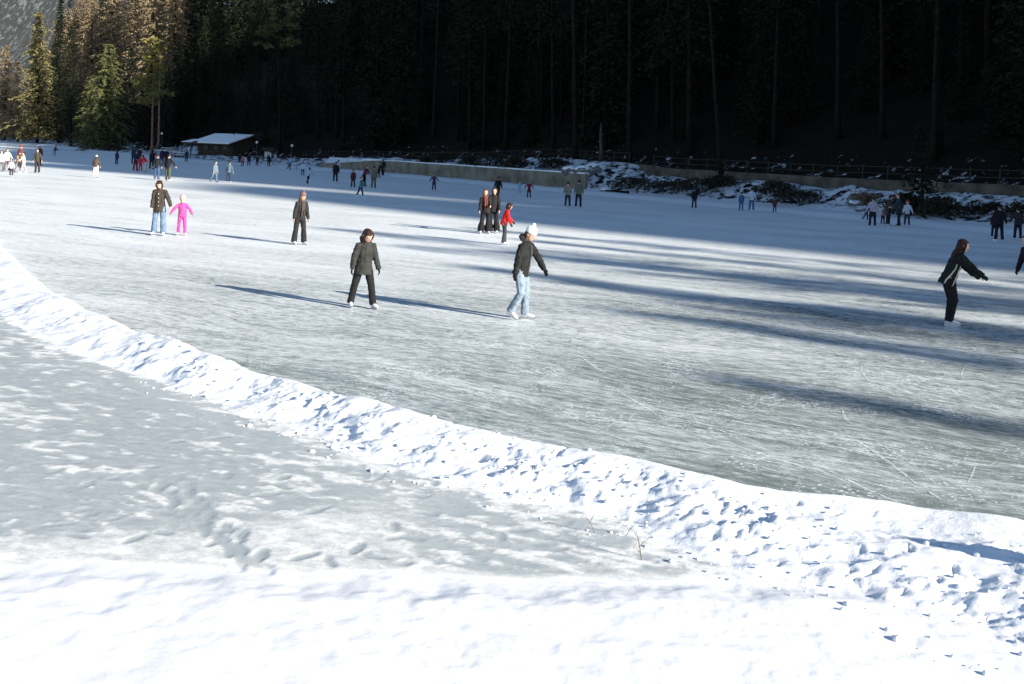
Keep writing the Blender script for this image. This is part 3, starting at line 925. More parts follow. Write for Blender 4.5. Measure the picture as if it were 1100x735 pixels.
def fence(s0, s1, d, label, gap=2.2, ht=1.0):
    x, y = sp_(s0, d)
    t = empty('rail_fence', (float(x), float(y), float(land(s0, d))))
    post = MB().tube([(0, 0, -.25), (0, 0, ht * .6), (0, 0, ht)], [.055, .05, .05], 6).mesh('post', M_WOOD)
    pos = []
    for s in np.arange(s0, s1, gap):
        x, y = sp_(s, d)
        q = Vector((float(x), float(y), float(land(s, d))))
        o = link('post', post, t, q - t.location); o.rotation_euler = (rng.uniform(-.04, .04), rng.uniform(-.04, .04), 0)
        pos.append(q)
    for a, b_ in zip(pos[:-1], pos[1:]):
        for z in (.45, .9):
            a1, b1 = a - t.location + UP * z * ht, b_ - t.location + UP * z * ht
            MB().tube([a1, (a1 + b1) / 2 - UP * .02, b1], .032, 5).build('rail', M_WOOD, t)
    return tag(t, label, 'fence')
fence(S_W1 + 2, s_at(322, 8.6), 8.7, 'wooden rail fence along the path above the long tan wall')
fence(S_R - 8, S_W1 - 1, 8.5, 'wooden rail fence on the path above the brushwood and trunks at right')

def shrub(px, d, w_, h_, label, mat=M_BUSH, n=900, name='shrub'):
    p, s = on_shore(px, d)
    t = empty(name, p)
    r = random.Random(int(px * 7 + d))
    vs, fs = [], []
    for _ in range(n):
        a, u, q = r.uniform(0, 6.28), r.random() ** .4, r.random()
        c = Vector((math.cos(a) * w_ * u * math.cos(q * 1.4), math.sin(a) * w_ * u * .8 * math.cos(q * 1.4), h_ * (.08 + .9 * math.sin(q * 1.5)) * (.6 + .4 * u)))
        c += Vector((r.gauss(0, .1), r.gauss(0, .1), r.gauss(0, .08)))
        add_tuft(vs, fs, c, Vector((c.x, c.y, .5 * h_)).normalized(), .2, r, 2)
    MB().add(vs, fs).build('foliage', mat, t)
    mb = MB()
    for k in range(9):
        a = r.uniform(0, 6.28); q = Vector((math.cos(a) * w_ * .75, math.sin(a) * w_ * .6, h_ * r.uniform(.5, .9)))
        mb.tube([(0, 0, -.1), q * .5 + Vector((0, 0, .15)), q], [.035, .022, .008], 4)
    mb.build('stem', M_BARK, t)
    return tag(t, label, 'shrub')
for a in ((462, 3.9, .9, .75, 'small dark shrub first above the wall, left of the row'), (478, 4.1, 1.25, 1.0, 'dark rounded shrub on the wall top, second of the row'),
          (502, 4.0, 1.3, 1.05, 'dark shrub leaning right, third of the row on the wall'), (526, 3.9, 1.7, 1.6, 'largest dark shrub of the row on the wall top'),
          (552, 3.9, 1.6, 1.15, 'broad dark rounded shrub above the wall, right end of row'), (600, 4.4, 1.9, .9, 'flat dark shrub beyond the wall end beside boulders'),
          (690, 4.2, 2.6, .9, 'low dark brushwood patch right of the broken snag'), (720, 3.8, 2.8, 1.0, 'wide dark brushwood heap at the snow edge behind the lone black clad skater'),
          (752, 4.4, 2.6, 1.1, 'dark brushwood left of the leaning pine trunk'), (866, 3.8, 2.4, .95, 'dark brushwood mound above the small brown clad child'),
          (838, 4.6, 1.8, .9, 'low dark brush left of the brushwood mound'), (780, 5.0, 1.6, .8, 'dark brush at the foot of the leaning pine'),
          (1004, 3.2, 1.5, 1.2, 'dark scrub at the right foot of the low spruce'), (965, 3.6, 1.3, 1.2, 'dark scrub at the left foot of the low spruce'),
          (120, 2.6, 2.6, 1.3, 'dark bush at the foot of the broad green spruce'), (96, 3.0, 2.2, 1.2, 'dark bush left of the broad green spruce base')):
    shrub(*a)
shrub(938, 5.0, 1.2, .8, 'pale tan dry grass clump on the snow slope above the group', M_DRY, 500, 'dry_grass')
shrub(1062, 4.6, 1.3, .6, 'dry bramble poking out of the snow left of the right edge', M_BUSH, 350, 'bramble')
shrub(1092, 4.2, 1.4, .8, 'snow bent bramble at the right edge behind the dark pair', M_BUSH, 420, 'bramble')

def boulder(px, d, r0, label, cap=True):
    p, s = on_shore(px, d)
    rr = random.Random(int(px * 3)); t = empty('boulder', p)
    def blob(sx, sy, sz, zc, nm, mt, top=False):
        mb = MB(); sp = []
        M = 7; N = 12
        rings = []
        for i in range(M + 1):
            th = math.pi * (.05 + (.45 if top else .9) * i / M)
            ring = []
            for j in range(N):
                a = 6.283 * j / N
                k = 1 + .28 * (float(fbm(math.cos(a) * 1.3 + px, math.sin(a) * 1.3 + th * 1.2, 3, 8)) - .5) * 2
                ring.append(Vector((math.cos(a) * sx * math.sin(th) * k, math.sin(a) * sy * math.sin(th) * k, zc + sz * math.cos(th) * k)))
            rings.append(ring)
        return mb.rings(rings[::-1]).build(nm, mt, t, True)
    blob(r0, r0 * .8, r0 * .62, r0 * .28, 'rock', M_ROCK)
    if cap: blob(r0 * .9, r0 * .72, r0 * .5, r0 * .44, 'snow_cap', M_FLOE, True)
    return tag(t, label, 'boulder')
boulder(612, 2.7, .75, 'snow capped boulder at the end of the long tan wall')
boulder(624, 3.2, .9, 'largest snow capped boulder beyond the wall end')
boulder(634, 4.2, .8, 'snow capped boulder above and right of the largest boulder')
boulder(652, 2.2, .5, 'flat dark boulder at the ice edge right of the boulders')
boulder(916, 4.2, .5, 'small boulder on the snow slope left of the dry grass')
# fallen log at the ice edge
p, s = on_shore(662, 2.0); t = empty('fallen_log', p)
i_ = int(np.searchsorted(SS, s)); tv = Vector((tng[i_][0], tng[i_][1], 0))
MB().tube([tv * -1.6 + UP * .15, tv * 0 + UP * .17, tv * 1.7 + UP * .12], [.13, .15, .1], 8).build('log', M_BARK, t, True)
MB().tube([tv * -.3 + UP * .2, tv * -.5 + UP * .55 + Vector((.1, -.2, 0))], [.05, .015], 5).build('branch_stub', M_BARK, t)
tag(t, 'dark fallen log lying on the snow at the ice edge', 'log')

# ------------------------------------------------------------------ hut, notice board, lamps, tables
def hut():
    # the front eave runs towards the ice; gable faces right
    c, s = on_shore(246, 11)
    i_ = int(np.searchsorted(SS, s))
    t = empty('hut', (c.x, c.y, c.z + .05), math.radians(-36))
    W_, D_, hw = 8.2, 5.2, 2.0
    b_ = MB().box(-W_ / 2, W_ / 2, -D_ / 2, D_ / 2, -.4, hw).build('wall', M_DARKWOOD, t)
    for x in (-2.2, .2, 2.4):
        f = MB().box(x - .55, x + .55, -D_ / 2 - .05, -D_ / 2 - .003, .9, 1.7).build('window', M_WOOD, t)
        MB().box(x - .45, x + .45, -D_ / 2 - .06, -D_ / 2 - .053, 1.0, 1.6).build('pane', M_POST, f)
    f = MB().box(3.0, 3.8, -D_ / 2 - .05, -D_ / 2 - .003, -.1, 1.85).build('door', M_WOOD, t)
    MB().tube([(3.1, -D_ / 2 - .1, .9), (3.1, -D_ / 2 - .06, .9)], .03, 6).build('handle', M_STEEL, f)
    th = .14
    yf, yb, rz = -D_ / 2 - 1.3, D_ / 2 + .4, 3.25
    def slope(nm, y0, z0, y1, z1, x0, x1, off, tk, mt, par):
        vs_ = [(x0, y0, z0 + off), (x1, y0, z0 + off), (x1, y1, z1 + off), (x0, y1, z1 + off)]
        vs_ += [(a, b2, c2 + tk) for a, b2, c2 in vs_]
        return MB().add(vs_, [(3, 2, 1, 0), (4, 5, 6, 7), (0, 1, 5, 4), (1, 2, 6, 5), (2, 3, 7, 6), (3, 0, 4, 7)]).build(nm, mt, par)
    rf = slope('roof', yf, 1.75, .9, rz, -W_ / 2 - .5, W_ / 2 + .5, 0, th, M_DARKWOOD, t)
    slope('roof_snow', yf + .1, 1.79, .88, rz, -W_ / 2 + 1.2, W_ / 2 + .45, th + .01, .16, M_FLOE, rf)
    slope('roof_snow', yf + 1.1, 2.1, .88, rz, -W_ / 2 - .45, W_ / 2 - 7.02, th + .01, .15, M_FLOE, rf)
    slope('roof', .92, rz, yb, 2.0, -W_ / 2 - .5, W_ / 2 + .5, 0, th, M_DARKWOOD, t)
    for sx in (-1, 1):
        MB().add([(sx * W_ / 2, -D_ / 2, hw), (sx * W_ / 2, D_ / 2, hw), (sx * W_ / 2, .9, rz + .02), (sx * (W_ / 2 - .1), -D_ / 2, hw), (sx * (W_ / 2 - .1), D_ / 2, hw), (sx * (W_ / 2 - .1), .9, rz + .02)],
                 [(0, 1, 2), (3, 5, 4), (0, 2, 5, 3), (1, 4, 5, 2), (0, 3, 4, 1)]).build('gable', M_DARKWOOD, t)
    a = slope('awning', -D_ / 2 - .9, 1.85, -D_ / 2 + 1.5, 2.35, -W_ / 2 - 3.2, -W_ / 2 - .55, 0, .1, M_DARKWOOD, t)
    slope('awning_snow', -D_ / 2 - .85, 1.87, -D_ / 2 + 1.45, 2.35, -W_ / 2 - 3.15, -W_ / 2 - .6, .11, .05, M_FLOE, a)
    for x in (-W_ / 2 - 3.0, -W_ / 2 - .8):
        MB().box(x - .06, x + .06, -D_ / 2 - .8, -D_ / 2 - .68, -.4, 1.86).build('post', M_WOOD, t)
    MB().box(-.3, .3, 1.3, 1.8, 2.6, 3.75).build('chimney', M_ROCK, t)
    return tag(t, 'dark wooden hut with snow covered roof at the forest edge', 'hut')
hut()
def notice_board(px, d):
    c, s = on_shore(px, d)
    t = empty('notice_board', c, math.radians(6))
    for x in (-.55, .55): MB().box(x - .05, x + .05, -.05, .05, -.3, 1.75).build('post', M_WOOD, t)
    p = MB().box(-.49, .49, -.03, .03, .55, 1.55).build('panel', M_WOOD, t)
    for x0, x1, z0, z1 in ((-.44, -.12, .65, 1.45), (-.06, .2, .95, 1.45), (.25, .45, .7, 1.3)):
        MB().box(x0, x1, -.045, -.033, z0, z1).build('notice', M_WHITEBOARD, p)
    r_ = MB().add([(-.85, -.45, 1.62), (.85, -.45, 1.62), (.85, 0, 1.95), (-.85, 0, 1.95), (-.85, .45, 1.62), (.85, .45, 1.62),
                   (-.85, -.45, 1.68), (.85, -.45, 1.68), (.85, 0, 2.02), (-.85, 0, 2.02), (-.85, .45, 1.68), (.85, .45, 1.68)],
                  [(0, 3, 2, 1), (3, 4, 5, 2), (6, 7, 8, 9), (9, 8, 11, 10), (0, 1, 7, 6), (4, 10, 11, 5), (0, 6, 9, 3), (3, 9, 10, 4), (1, 2, 8, 7), (2, 5, 11, 8)]).build('roof', M_WOOD, t)
    tag(t, 'small roofed notice board right of the hut', 'notice board')
notice_board(288, 4.5)
def lamp(px, d, h_, label):
    c, s = on_shore(px, d)
    t = empty('globe_lamp', c)
    MB().tube([(0, 0, -.3), (0, 0, .3), (0, 0, .35), (0, 0, h_)], [.08, .08, .045, .04], 8).build('post', M_POST, t, True)
    MB().ell((0, 0, h_ + .2), .2, .2, .2, 12, 8).build('globe', M_GLOBE, t, True)
    MB().tube([(0, 0, h_ - .03), (0, 0, h_ + .03)], [.07, .1], 8).build('collar', M_POST, t)
    tag(t, label, 'lamp', 'globe lamps along the shore')
lamp(310, 7.5, 1.9, 'white globe lamp on a post right of the notice board')
lamp(174, 6, 3.2, 'white globe lamp between the twin stemmed pine and the hut')
lamp(49, 5, 3.4, 'white globe lamp under the narrow spruce spire at left')
lamp(273, 8, 2.2, 'dim globe lamp at the right corner of the hut')
def picnic(px, d, rz, label):
    c, s = on_shore(px, d)
    t = empty('picnic_table', (c.x, c.y, c.z + .1), rz)
    top = MB().box(-.9, .9, -.38, .38, .7, .76).build('table_top', M_WOOD, t)
    MB().box(-.87, .87, -.35, .35, .763, .87).build('snow', M_FLOE, top)
    for y in (-.75, .75):
        b_ = MB().box(-.9, .9, y - .14, y + .14, .42, .47).build('bench', M_WOOD, t)
        MB().box(-.87, .87, y - .12, y + .12, .473, .55).build('snow', M_FLOE, b_)
    for x in (-.65, .65):
        for sg in (-1, 1):
            MB().tube([(x, sg * .62, -.25), (x, sg * .2, .7)], .045, 5).build('leg', M_WOOD, t)
        MB().box(x - .04, x + .04, -.8, .8, .35, .41).build('crossbar', M_WOOD, t)
    tag(t, label, 'table', 'picnic tables by the hut')
for px, d, a, lab in ((171, 3.4, .3, 'snowy picnic table nearest the twin stemmed pine'), (183, 3.2, .5, 'snowy picnic table in the middle left of the hut'),
                      (194, 4.2, .2, 'snowy picnic table under the hut awning end'), (180, 6.5, .4, 'snowy picnic table at the back left of the hut')):
    picnic(px, d, a, lab)

# added post, unseen right of the frame, standing in for whatever shades the bank
tip = G(952, 571, .2); L_ = 1.15 / math.tan(SUN_EL)
bx_, by_ = tip.x + SDX * L_, tip.y + SDY * L_
t = empty('shade_post', (bx_, by_, 0.0)); t.rotation_euler = (.05, -.04, 0)
MB().tube([(0, 0, -.2), (0, 0, .5), (0, 0, 1.1)], [.12, .115, .1], 12).build('post', M_WOOD, t, True)
MB().ellrings([(Vector((0, 0, 1.101)), Vector((.11, 0, 0)), Vector((0, .11, 0))), (Vector((0, 0, 1.2)), Vector((.1, 0, 0)), Vector((0, .1, 0))), (Vector((.0, 0, 1.3)), Vector((.04, 0, 0)), Vector((0, .04, 0)))], 12).build('snow_cap', M_FLOE, t, True)
tag(t, 'unseen wooden post with a snow cap added to shade the bank', 'post')

# dry reed stalks sticking out of the bank
def stalk(px, py, parts, label):
    p = G(px, py, .08); p.z = hf(p.x, p.y) - .02
    t = empty('dry_stalk', p)
    mb = MB()
    for (x0, z0, x1, z1, r_) in parts:
        mb.tube([(x0, 0, z0), ((x0 + x1) / 2 + .005, -.02, (z0 + z1) / 2 + .01), (x1, -.05, z1)], [r_, r_ * .8, r_ * .4], 5)
    mb.build('stem', M_GREY, t)
    mb = MB()
    for (x0, z0, x1, z1, r_) in parts[1:]:
        mb.tube([(x1, -.05, z1), (x1 + .03, -.03, z1 + .04)], [r_ * .9, .001], 4)
    mb.build('twig', M_GREY, t)
    tag(t, label, 'twig', 'dry twigs in the snow bank')
stalk(690, 592, ((0, 0, -.06, .26, .005), (-.03, .12, .03, .2, .003), (-.05, .2, -.1, .27, .003), (-.02, .08, -.08, .13, .003)), 'dry leaning twig in the bank, right one near the bottom')
stalk(640, 563, ((0, 0, -.09, .17, .004), (-.05, .1, -.03, .17, .003), (-.06, .12, -.13, .15, .003)), 'thin dry twig in the bank left of the leaning twig')
stalk(672, 566, ((0, 0, .05, .12, .004), (.03, .06, -.03, .12, .003)), 'short dry twig between the two longer twigs')

# ------------------------------------------------------------------ people
_pm = {}
def cloth(col, rough=.85):
    k = tuple(round(c, 3) for c in col) + (rough,)
    if k not in _pm:
        _pm[k] = plain('cloth_%d' % len(_pm), col, rough, .3, 9.0, .2, .35, 30)
    return _pm[k]
M_SKIN = plain('skin', (.62, .36, .26), .55, .08, 5, .35)
M_LIP = plain('lip', (.45, .16, .14), .5, .05, 5, .35)
M_EYE = plain('eye_dark', (.03, .025, .02), .3, .05, 5, .5)
pending = []                                    # meshes to fuse and smooth at the end
def fuse(mb, name, mat, parent, voxel, smooth=4, wrinkle=0.0, wsize=.07):
    o = mb.build(name, mat, parent, True)
    r = o.modifiers.new('fuse', 'REMESH'); r.mode = 'VOXEL'; r.voxel_size = voxel; r.use_smooth_shade = True
    s = o.modifiers.new('soft', 'SMOOTH'); s.factor = .5; s.iterations = smooth
    if wrinkle:
        key = 'wr%.3f' % wsize
        tx = bpy.data.textures.get(key) or bpy.data.textures.new(key, 'CLOUDS')
        tx.noise_scale = wsize
        d = o.modifiers.new('folds', 'DISPLACE'); d.texture = tx; d.strength = wrinkle; d.mid_level = .5; d.texture_coords = 'LOCAL'
    pending.append(o)
    return o
def dirv(fwd, out, side):                       # unit vector hanging down, swung forward / outward (degrees)
    f, o_ = math.radians(fwd), math.radians(out)
    return Vector((math.sin(f) * math.cos(o_), side * math.sin(o_), -math.cos(f) * math.cos(o_)))
def hand(mb, w, d, palm, side, L, curl=.5, fingers=True):
    d = d.normalized(); n = palm - d * palm.dot(d); n = n.normalized(); a = d.cross(n).normalized()   # a: across the knuckles
    if not fingers:
        mb.tube([w, w + d * L * .5, w + d * L * .95 + n * L * .15], [L * .17, L * .24, L * .12], 7); return
    mb.ellrings([(w - d * L * .05, a * L * .15, n * L * .12), (w + d * L * .2, a * L * .21, n * L * .11), (w + d * L * .5, a * L * .24, n * L * .1)], 8)
    for k, (off, fl) in enumerate(((-.17, .40), (-.06, .47), (.06, .44), (.17, .34))):
        b0 = w + d * L * .45 + a * L * off
        m1 = b0 + (d * math.cos(curl * .6) + n * math.sin(curl * .6)) * L * fl * .5
        m2 = m1 + (d * math.cos(curl * 1.6) + n * math.sin(curl * 1.6)) * L * fl * .5
        mb.tube([b0, m1, m2], [L * .055, L * .052, L * .042], 6)
    b0 = w + d * L * .12 + a * L * .16 * -1
    m1 = b0 + (d * .7 - a * .6 + n * .3).normalized() * L * .24
    m2 = m1 + (d * .85 - a * .1 + n * .4).normalized() * L * .2
    mb.tube([b0, m1, m2], [L * .07, L * .06, L * .045], 6)

BLACK, NAVY, WHITE, JEAN, LJEAN, RED = (.012, .013, .014), (.02, .028, .06), (.75, .76, .78), (.10, .16, .27), (.20, .255, .31), (.55, .035, .035)
def person(px, py, H, face, label, jacket=BLACK, pants=BLACK, hair=(.03, .02, .015), hat=None, pom=False, hairstyle='short', skates=WHITE, glove=None,
           lean=3, side=0, legs=((4, 5, 0), (-4, 5, 0)), arms=((5, 12, 10), (5, 12, 10)), headp=0, heady=0, hem=.06, flare=1.0, pflare=1.0, head=1.0,
           hero=False, hood=None, scarf=None, skirt=None, extra=None, pos=None, group=None, bulk=1.0):
    g = pos if pos is not None else G(px, py, 0)
    a = math.radians(face)
    root = empty('person', (g.x, g.y, 0), math.atan2(-math.cos(a), math.sin(a)))
    vx = .011 if hero else .024
    F, Lf = Vector((1, 0, 0)), Vector((0, 1, 0))
    sk = .045                                   # blade height
    # legs first, then drop the whole figure so that the lowest skate stands on the ice
    thigh, shin = .245 * H, .235 * H
    pel = Vector((0, 0, 0))
    leg = []
    for sgn, (sw, sp, kn) in zip((1, -1), legs):
        hip = pel + Lf * sgn * .052 * H
        knee = hip + dirv(sw, sp, sgn) * thigh
        ank = knee + dirv(sw - kn, sp * .6, sgn) * shin
        leg.append([hip, knee, ank, sw - kn])
    low = min(l[2].z for l in leg)
    pel = Vector((0, 0, .042 * H + sk - low))
    mx = sum(l[2].x for l in leg) / 2; pel.x -= mx
    for l in leg:
        for i in range(3): l[i] = l[i] + pel
    ln, sd = math.radians(lean), math.radians(side)
    U = Vector((math.sin(ln) * math.cos(sd), math.sin(sd), math.cos(ln) * math.cos(sd))).normalized()
    Fw = (F - U * F.dot(U)).normalized(); Ls = U.cross(Fw)
    neck = pel + U * .325 * H
    def tor(f, w_, dp, off=0.0): return (pel + U * f * H + Fw * off * H, Ls * w_ * H * bulk, Fw * dp * H * bulk)
    body = MB()
    body.ellrings([tor(-.05, .07, .055), tor(.02, .085, .062), tor(.12, .066, .048), tor(.22, .078, .052), tor(.28, .072, .042), tor(.325, .036, .032)], 12)
    # head
    hp, hyw = math.radians(headp + lean * .3), math.radians(heady)
    HU = Vector((math.sin(hp), 0, math.cos(hp))); HF = Vector((math.cos(hp) * math.cos(hyw), math.cos(hp) * math.sin(hyw), -math.sin(hp))).normalized()
    HU = (HU - HF * HU.dot(HF)).normalized(); HS = HU.cross(HF)
    hs = H * .138 * head
    hb = neck + U * .035 * H + Fw * .008 * H     # chin level
    body.tube([neck - U * .03 * H, neck + U * .02 * H, hb + HU * hs * .35], [.036 * H, .034 * H, .034 * H], 8)
    def hr(f, w_, dp, off=0.0): return (hb + HU * hs * f + HF * hs * off, HS * hs * w_, HF * hs * dp)
    body.ellrings([hr(-.02, .12, .12, .22), hr(.1, .25, .27, .14), hr(.28, .33, .38, .06), hr(.5, .37, .45, .02), hr(.7, .375, .46, 0), hr(.86, .31, .39, -.01), hr(.97, .16, .2, -.02), hr(1.0, .05, .06, -.02)], 12)
    if hero:
        body.tube([hb + HU * hs * .52 + HF * hs * .43, hb + HU * hs * .4 + HF * hs * .53, hb + HU * hs * .33 + HF * hs * .46], [.03 * hs, .07 * hs, .05 * hs], 6)
        for sg in (-1, 1):
            body.ell(hb + HU * hs * .45 + HS * sg * hs * .38 - HF * hs * .03, hs * .05, hs * .09, hs * .13, 6, 4, (HS, HF, HU))
    # arms
    al = []
    for sgn, (sw, out, el) in zip((1, -1), arms):
        sh = pel + U * .285 * H + Ls * sgn * .09 * H * bulk
        e = sh + dirv(sw, out, sgn) * .165 * H
        w_ = e + dirv(sw + el, out * .75, sgn) * .145 * H
        al.append((sh, e, w_))
        body.tube([sh - Ls * sgn * .03 * H, sh, e, w_], [.035 * H, .036 * H, .028 * H, .019 * H], 8)
        palm = -Ls * sgn
        hd = (w_ - e).normalized()
        if glove is None:
            hand(body, w_, hd, palm, sgn, .098 * H, .55, hero)
        else:
            gm = MB(); gm.tube([w_ - hd * .035 * H, w_ + hd * .01 * H], [.026 * H, .023 * H], 8)
            hand(gm, w_, hd, palm, sgn, .105 * H, .55, hero)
            fuse(gm, 'glove', cloth(glove), root, .006 if hero else .016, 2)
    for hip, knee, ank, sa_ in leg:
        body.tube([hip + UP * .03 * H, hip, knee, ank], [.05 * H, .055 * H, .038 * H, .026 * H], 8)
    fuse(body, 'body', M_SKIN, root, .0085 if hero else vx, 3)
    if hero:
        for sg in (-1, 1):
            MB().ell(hb + HU * hs * .52 + HS * sg * hs * .16 + HF * hs * .405, hs * .05, hs * .04, hs * .04, 8, 6, (HS, HF, HU)).build('eye', M_EYE, root, True)
        MB().ell(hb + HU * hs * .17 + HF * hs * .405, hs * .11, hs * .03, hs * .03, 8, 5, (HS, HF, HU)).build('mouth', M_LIP, root, True)
    # trousers
    tr = MB()
    tr.ellrings([tor(-.055, .075, .066), tor(.0, .095, .074), tor(.06, .09, .07)], 12)
    for sgn, (hip, knee, ank, sa_) in zip((1, -1), leg):
        end = ank + (ank - knee).normalized() * .02 * H
        tr.tube([hip + UP * .02 * H, hip.lerp(knee, .3), knee, knee.lerp(ank, .55), end], [.056 * H, .06 * H, .048 * H, .046 * H * pflare, .047 * H * pflare], 10)
    fuse(tr, 'trousers', cloth(pants), root, vx, 3, .024 * H / 1.7 if hero else 0, .07)
    # jacket
    jk = MB()
    jk.ellrings([tor(-hem, .112 * flare, .098 * flare), tor(.0, .104, .09), tor(.1, .096, .078), tor(.2, .104, .082), tor(.265, .092, .066), tor(.31, .058, .05), tor(.345, .046, .044, .006)], 14)
    for sgn, (sh, e, w_) in zip((1, -1), al):
        jk.tube([sh - Ls * sgn * .04 * H, sh, sh.lerp(e, .5), e, e.lerp(w_, .6), w_ + (w_ - e).normalized() * .01 * H], [.042 * H, .047 * H, .045 * H, .041 * H, .036 * H, .033 * H], 10)
    if hood is not None:
        jk.ellrings([(neck + U * .01 * H - Fw * .03 * H, Ls * .075 * H, Fw * .04 * H), (neck + U * .05 * H - Fw * .05 * H, Ls * .085 * H, Fw * .045 * H), (neck + U * .08 * H - Fw * .055 * H, Ls * .06 * H, Fw * .025 * H)], 10)
    fuse(jk, 'jacket', cloth(jacket), root, vx, 3, .034 * H / 1.7 if hero else 0, .06)
    if skirt is not None:
        sm = MB(); sm.ellrings([tor(.04, .095, .08), tor(-.06, .115, .1), tor(-.2, .14, .125)], 14); fuse(sm, 'skirt', cloth(skirt), root, vx, 2)
    if scarf is not None:
        sm = MB(); sm.ellrings([(neck - U * .012 * H, Ls * .07 * H, Fw * .062 * H), (neck + U * .018 * H, Ls * .066 * H, Fw * .06 * H), (neck + U * .04 * H, Ls * .052 * H, Fw * .05 * H)], 12)
        for dx in (-.022, .02):
            sm.tube([neck + Fw * .055 * H + Ls * dx * H, pel + U * .2 * H + Fw * .092 * H + Ls * dx * H, pel + U * (.05 + dx) * H + Fw * .098 * H + Ls * dx * 1.2 * H], [.018 * H, .02 * H, .02 * H], 6)
        fuse(sm, 'scarf', cloth(scarf), root, .012, 2)
    # hair
    hm = MB()
    top = [hr(.5, .4, .36, -.15), hr(.68, .42, .46, -.06), hr(.84, .38, .46, -.02), hr(.98, .24, .3, -.02), hr(1.05, .07, .08, -.02)]
    if hairstyle == 'short':
        hm.ellrings([hr(.2, .3, .18, -.3), hr(.36, .38, .28, -.22)] + top, 12)
    elif hairstyle == 'bob':
        hm.ellrings([hr(-.12, .36, .26, -.24), hr(.1, .44, .34, -.2), hr(.36, .44, .36, -.18)] + top, 12)
        for sg in (-1, 1):
            hm.tube([hb + HU * hs * .75 + HS * sg * hs * .33 + HF * hs * .22, hb + HU * hs * .4 + HS * sg * hs * .42 + HF * hs * .17, hb - HU * hs * .1 + HS * sg * hs * .36 + HF * hs * .12], [.1 * hs, .13 * hs, .07 * hs], 7)
        hm.tube([hb + HU * hs * .86 - HS * hs * .3 + HF * hs * .3, hb + HU * hs * .84 + HF * hs * .44, hb + HU * hs * .86 + HS * hs * .3 + HF * hs * .3], .09 * hs, 7)
    else:
        hm.ellrings([(neck - U * .07 * H - Fw * .055 * H, Ls * .045 * H, Fw * .022 * H), (neck + U * .0 * H - Fw * .045 * H, Ls * .06 * H, Fw * .03 * H), hr(.05, .4, .26, -.26), hr(.36, .41, .32, -.2)] + top, 12)
        for sg in (-1, 1):
            hm.tube([hb + HU * hs * .78 + HS * sg * hs * .33 + HF * hs * .12, hb + HU * hs * .4 + HS * sg * hs * .42 + HF * hs * .08, neck + U * .0 * H + Ls * sg * .045 * H + Fw * .02 * H, neck - U * .06 * H + Ls * sg * .05 * H + Fw * .05 * H], [.1 * hs, .12 * hs, .1 * hs, .04 * hs], 7)
    fuse(hm, 'hair', cloth(hair, .6), root, .012 if hero else .02, 2, .012 if hero else 0, .03)
    if hat is not None:
        ht = MB()
        ht.ellrings([hr(.6, .45, .52, -.03), hr(.68, .47, .53, -.03), hr(.86, .44, .5, -.04), hr(1.04, .34, .38, -.07), hr(1.16, .18, .2, -.1), hr(1.2, .05, .06, -.1)], 12)
        ho = fuse(ht, 'hat', cloth(hat, .95), root, .01 if hero else .02, 3, .008 if hero else 0, .025)
        if pom:
            MB().ell(hb + HU * hs * 1.27 - HF * hs * .1, hs * .17, hs * .17, hs * .16, 10, 7, (HS, HF, HU)).build('bobble', cloth(hat, .95), ho, True)
    # skates
    for sgn, (hip, knee, ank, sa_) in zip((1, -1), leg):
        pit = math.radians(-sa_ * .75 if abs(sa_) > 14 else 0)          # trailing foot points down
        fd = Vector((math.cos(pit), sgn * .18, -math.sin(pit) if pit > 0 else 0)).normalized()
        fu = (UP - fd * UP.dot(fd)).normalized(); fs_ = fu.cross(fd)
        b0 = ank
        bm_ = MB()
        bm_.tube([ank + (knee - ank).normalized() * .06 * H, ank, ank - fu * .02 * H], [.034 * H, .034 * H, .032 * H], 9)
        bm_.ellrings([(b0 - fd * .042 * H - fu * .022 * H, fs_ * .015 * H, fu * .018 * H), (b0 - fd * .02 * H - fu * .018 * H, fs_ * .027 * H, fu * .024 * H),
                      (b0 + fd * .04 * H - fu * .018 * H, fs_ * .027 * H, fu * .023 * H), (b0 + fd * .09 * H - fu * .026 * H, fs_ * .028 * H, fu * .016 * H), (b0 + fd * .12 * H - fu * .03 * H, fs_ * .012 * H, fu * .009 * H)], 10)
        so_ = fuse(bm_, 'skate', cloth(skates, .5), root, .009 if hero else .018, 2)
        c0 = b0 - fu * .042 * H
        z1, z0 = 0.004, -sk + .002
        vs_ = []
        for x_, zt, zb in ((-.05 * H, z1, z0 + .006), (-.03 * H, z1, z0), (.1 * H, z1, z0), (.125 * H, z1 - .004, z0 + .02)):
            for w_ in (-.003, .003):
                vs_ += [c0 + fd * x_ + fu * zt + fs_ * w_, c0 + fd * x_ + fu * zb + fs_ * w_]
        fc = []
        for i in range(3):
            k = i * 4
            fc += [(k, k + 1, k + 5, k + 4), (k + 2, k + 6, k + 7, k + 3), (k, k + 4, k + 6, k + 2), (k + 1, k + 3, k + 7, k + 5)]
        fc += [(0, 2, 3, 1), (12, 13, 15, 14)]
        MB().add(vs_, fc).build('blade', M_STEEL, so_)
    if extra: extra(root, H, pel, neck, U, Fw, Ls, al, leg, hb, HU, HF, HS, hs)
    return tag(root, label, 'person', group)

def hz(px): return 141.0 + .0437 * px
def hgt(px, py, top): return (py - top) / (py - hz(px)) * CAMH     # metres from photo pixels

